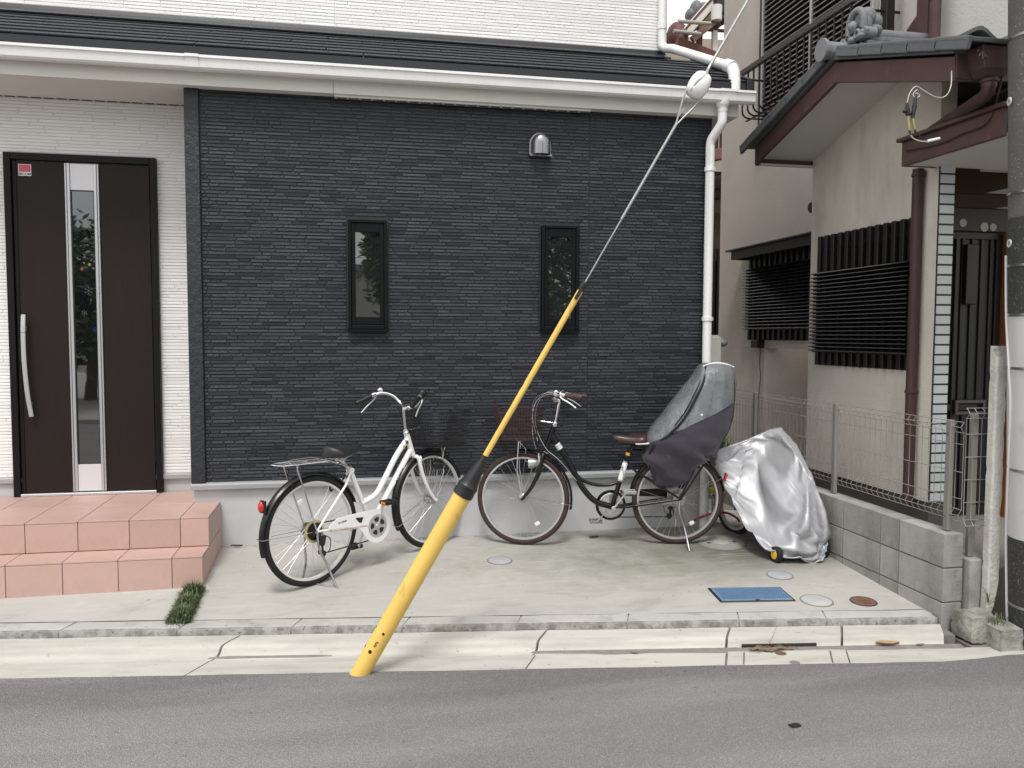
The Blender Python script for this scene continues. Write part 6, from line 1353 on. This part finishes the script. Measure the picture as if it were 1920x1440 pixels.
# =================================================================== planting and litter
def blade_mesh(pts, n, h, w, seed, flop=1.0, bend=.9):
    rg = random.Random(seed); b = MB()
    for _ in range(n):
        x, y, z, ox, oy = pts(rg); a = rg.uniform(0, 2 * pi) if rg.random() < .5 else atan2(oy, ox) + rg.gauss(0, .7); L = h * rg.uniform(.55, 1.2); sp = rg.uniform(.25, bend) * flop; ww = w * rg.uniform(.6, 1.2)
        d = Vector((cos(a), sin(a), 0)); s_ = Vector((-d.y, d.x, 0)) * ww; p = Vector((x, y, z)); V = []; m = 5
        for i in range(m + 1):
            t_ = i / m; el = (pi / 2) * (1 - .12) - sp * 1.5 * t_; V += [p + s_ * (1 - t_ ** 2) * .5, p - s_ * (1 - t_ ** 2) * .5]; p = p + (d * cos(el) + Vector((0, 0, 1)) * sin(el)) * L / m
        b.add(V, [(i * 2, i * 2 + 1, i * 2 + 3, i * 2 + 2) for i in range(m)], 0, rg.random())
    return b
M['grass'] = pm('mondo_grass', (.085, .12, .048), .45, tone=.75); M['weed'] = pm('weed', (.085, .135, .045), .55, tone=.4)
def strip_pts(rg):
    t_ = rg.random(); c = Vector((-.948, -1.30, 0)).lerp(Vector((-.95, -.80, 0)), t_); s_ = rg.uniform(-1, 1); cl = .5 + .5 * abs(sin(t_ * 8.5)); x = c.x + s_ * .055 * (.75 + .3 * cl); y = c.y + rg.uniform(-.02, .02)
    return x, y, gz(x, y) - .022 + .045 * (1 - s_ * s_) * (cl * 2 - 1), s_, rg.uniform(-.4, .4)
b = blade_mesh(strip_pts, 2300, .062, .0062, 4, 1.3, 1.45); g_ = b.build('grass', M['grass'], None, tone=True, recalc=False); props(g_, 'short strip of dark green dwarf lily turf in the slab gap by the steps', 'grass', kind='stuff')
b = MB(); V = [(-1.02, -1.275, gz(-1, -1.27) + .003), (-.885, -1.285, gz(-.9, -1.28) + .003), (-.89, -.755, gz(-.9, -.75) + .003), (-1.015, -.755, gz(-1, -.75) + .003)]; b.add(V, [(0, 1, 2, 3)]); props(b.build('planting_soil', pm('soil', (.045, .04, .03), .95, var=.3, vs=30)), 'bare dark soil under the dwarf lily turf', 'soil', kind='stuff')
def weed_pts(cx, cy, cz, r):
    def f(rg): a = rg.uniform(0, 2 * pi); q_ = r * sqrt(rg.random()); return cx + q_ * cos(a), cy + q_ * sin(a) * .7, cz, cos(a), sin(a)
    return f
for (cx, cy, cz, r, n, h, lab) in ((3.47, -2.17, -.10, .05, 34, .075, 'tuft of green weeds on the concrete lump by the pole'), (3.50, -2.09, .0, .025, 9, .12, 'thin grassy weeds at the base of the flaking post'), (3.60, -1.90, .10, .09, 70, .13, 'low green weeds behind the short concrete footing')):
    b = blade_mesh(weed_pts(cx, cy, cz, r), n, h, .006, int(cx * 100 + cy * 77), 1.0, 1.0); props(b.build('weed', M['weed'], None, tone=True, recalc=False), lab, 'weeds')
# orange-flowered plant past the fence
PF = thing('flowering_plant', 'small plant with an orange flower behind the mesh fence', 'plant', (3.30, 1.0, .55)); b = blade_mesh(weed_pts(3.32, .98, .42, .10), 60, .16, .016, 9, 1.0, .8); b.build('leaves', M['weed'], PF, tone=True, recalc=False)
b = MB(); 
for i in range(6): a = i * pi / 3; b.sphere((3.20 + .022 * cos(a), .92, .62 + .02 * sin(a)), (.018, .01, .016), 8, 5)
b.build('flower', pm('flower_orange', (.60, .09, .03), .6), PF, smooth=60)
# hose and tap behind the rear wheel
HS = thing('garden_hose', 'red hose end by the foot of the white downpipe', 'hose', (2.7, -.12, .05)); b = MB(); b.tube(cr([(2.60, -.09, .05), (2.66, -.13, .09), (2.74, -.15, .115), (2.85, -.14, .11), (2.95, -.10, .06), (3.0, -.05, .02)], 6), .009, 8); b.build('tube', pm('hose_red', (.35, .04, .05), .45), HS, smooth=60)
TP = thing('garden_tap', 'small yellow garden tap beside the white downpipe', 'tap', (2.78, -.03, .25)); b = MB(); b.tube([(2.80, .0, -.02), (2.80, .0, .26)], .013, 10); b.tube([(2.80, .0, .235), (2.76, -.05, .235), (2.755, -.055, .21)], .012, 8); b.build('pipe', M['steel'], TP, smooth=50); b = MB(); b.box((2.75, -.06, .252), (2.785, -.03, .292)); b.build('handle', pm('tap_yellow', (.60, .45, .05), .5), TP, bevel=.006)
# leaves and twigs in the gutter
def leaf(name, c, L, w, rz, col, lab, curl=.4, tilt=0):
    b = MB(); m = 8; V = []
    for i in range(m + 1):
        t_ = i / m; ww = w * (sin(pi * min(1, t_ * 1.02)) ** .75) * (1 - .25 * t_); x = (t_ - .5) * L
        for s_ in (-1, 0, 1): V.append((x, s_ * ww / 2, curl * (w * .5) * (s_ * s_) + .018 * L * 4 * (t_ - .5) ** 2 + .004))
    b.add(V, [(i * 3 + k, i * 3 + k + 1, i * 3 + 4 + k, i * 3 + 3 + k) for i in range(m) for k in range(2)]); me = b.mesh(name, pm('leaf_' + str(len(bpy.data.materials)), col, .7, var=.25, vs=40), smooth=70, recalc=False)
    o = link(name, me); o.location = c; o.rotation_euler = (tilt, .05, rz); return props(o, lab, 'leaf')
leaf('dead_leaf', kp(2.99, -1.69, -.198), .14, .055, -.05, (.36, .23, .13), 'large orange-brown dead leaf lying in the gutter', .5)
leaf('dead_leaf', kp(3.17, -1.70, -.199), .06, .02, .2, (.30, .22, .13), 'small curled brown leaf near the end of the gutter'); leaf('dead_leaf', kp(1.62, -1.735, -.203), .045, .014, -.4, (.22, .15, .09), 'tiny brown leaf in the gutter below the kerb')
DT = thing('gutter_litter', 'pile of dry leaves and twigs caught at the drain inlet', 'litter', kp(2.33, -1.72, -.2)); DT['kind'] = 'stuff'; b = MB(); rg = random.Random(5)
for i in range(46):
    X = 2.33 + rg.gauss(0, .055); c = kp(X, -1.705 - abs(rg.gauss(0, .018)), -.200 + rg.random() * .016); a = rg.uniform(-.5, .5); L = rg.uniform(.02, .07); d = Vector((cos(a), sin(a), rg.uniform(-.15, .15))) * L / 2
    if i % 3: b.tube([c - d, c + d * .2 + Vector((0, 0, .004)), c + d], [.001, .0022, .0012], 5)
    else: b.obox(c, d, Vector((-d.y, d.x, .3 * L)).normalized() * .006, Vector((0, 0, .0006)))
b.tube(cr([kp(2.33, -1.70, -.19), kp(2.36, -1.66, -.15), kp(2.38, -1.62, -.115), kp(2.40, -1.60, -.11)], 4), .001, 5); b.build('twigs', pm('twig', (.17, .12, .075), .9, var=.4, vs=40), DT)
for i, (x, y, lab) in enumerate(((-.80, -.03, 'brown litter scrap at the house footing beside the steps'), (1.76, -.20, 'dark leaf scrap on the slab under the black bicycle'))): leaf('dead_leaf', (x, y, gz(x, y) + .004), .08, .03, .3 * i, (.06, .045, .035), lab, .6)
b = MB(); b.obox((1.86, -2.86, -.190), (.022, .004, 0), (-.004, .014, 0), (0, 0, .003)); props(b.build('rubber_scrap', M['rubber'], bevel=.001), 'small black rubber scrap lying on the asphalt', 'scrap')
b = MB(); b.box((2.505, -2.008, -.2), (2.56, -1.998, -.194)); props(b.build('paper_scrap', M['white'], bevel=.001), 'thin white paper scrap in the gutter beside the drain', 'scrap')

# =================================================================== across the lane: what the panes mirror
def tree(name, x, y, h, rad, seed, label, zc):
    T_ = thing(name, label, 'tree', (x, y, -.12), group='trees across the lane'); rg = random.Random(seed); b = MB(); b.tube(cr([(x, y, -.14), (x + .05, y, h * .25), (x - .08, y + .05, h * .5), (x, y, h * .8)], 5), [.16 - .007 * i for i in range(16)], 10)
    for i in range(9):
        a = rg.uniform(0, 2 * pi); z0 = h * rg.uniform(.3, .6); b.tube(cr([(x, y, z0), (x + rad * .4 * cos(a), y + rad * .4 * sin(a), z0 + h * .12), (x + rad * .8 * cos(a), y + rad * .8 * sin(a), z0 + h * .18)], 4), [.06 - .005 * k for k in range(9)], 6)
    b.build('trunk', pm('bark', (.09, .07, .055), .95, var=.3, vs=6), T_, smooth=60); b = MB(); cl = [(x + rad * rg.uniform(-.85, .85), y + rad * rg.uniform(-.6, .6), zc + (h - zc) * rg.uniform(.0, .95)) for _ in range(30)]
    for i in range(9000):
        c = cl[rg.randrange(30)]; p = Vector((c[0] + rg.gauss(0, rad * .16), c[1] + rg.gauss(0, rad * .16), c[2] + rg.gauss(0, h * .06))); u_ = Vector((rg.gauss(0, 1), rg.gauss(0, 1), rg.gauss(0, .6))).normalized(); v_ = u_.cross(Vector((rg.gauss(0, 1), rg.gauss(0, 1), rg.gauss(0, 1)))).normalized(); L = rg.uniform(.085, .15)
        b.add([p, p + u_ * L + v_ * L * .42, p + u_ * L * 2.1, p + u_ * L - v_ * L * .42], [(0, 1, 2, 3)], 0, rg.random())
    b.build('crown', pm('leaf_green', (.065, .105, .042), .5, tone=.5), T_, tone=True, recalc=False)
tree('street_tree', -6.2, -14.6, 4.0, 2.4, 2, 'rounded evergreen tree across the lane, mirrored in the door pane', 1.0)
tree('street_tree', 6.4, -14.2, 5.4, 2.6, 7, 'dense evergreen tree across the lane, mirrored in the window beside the vent', .9)
tree('street_tree', 1.5, -12.3, 4.4, 1.0, 12, 'slim tree across the lane, its leaves mirrored in the first slim window', 2.4)
PB = thing('opposite_house', 'pale low house across the lane, mirrored in the first slim window', 'house', (0, -19, -.12)); b = MB(); b.box((-4.5, -24, -.12), (4.6, -19, 3.4)); b.build('wall', pm('pale_render', (.58, .57, .53), .85, var=.08), PB); b = MB(); b.box((-4.8, -24.2, 3.4), (4.9, -18.7, 3.55)); b.build('roof', pm('pale_roof', (.30, .30, .30), .8), PB)
for x in (-3, -.6, 1.4, 3): b = MB(); b.box((x - .5, -19.02, 1.0), (x + .5, -18.98, 2.1)); w = b.build('window', M['bronze'], PB); b = MB(); b.box((x - .45, -18.98, 1.05), (x + .45, -18.97, 2.05)); b.build('pane', M['glass'], w)
for z in (2.65, 3.75): b = MB(); b.tube([(-4.6, -18.6, z), (4.7, -18.6, z)], .02, 6); b.build('rail', M['alu'], PB)
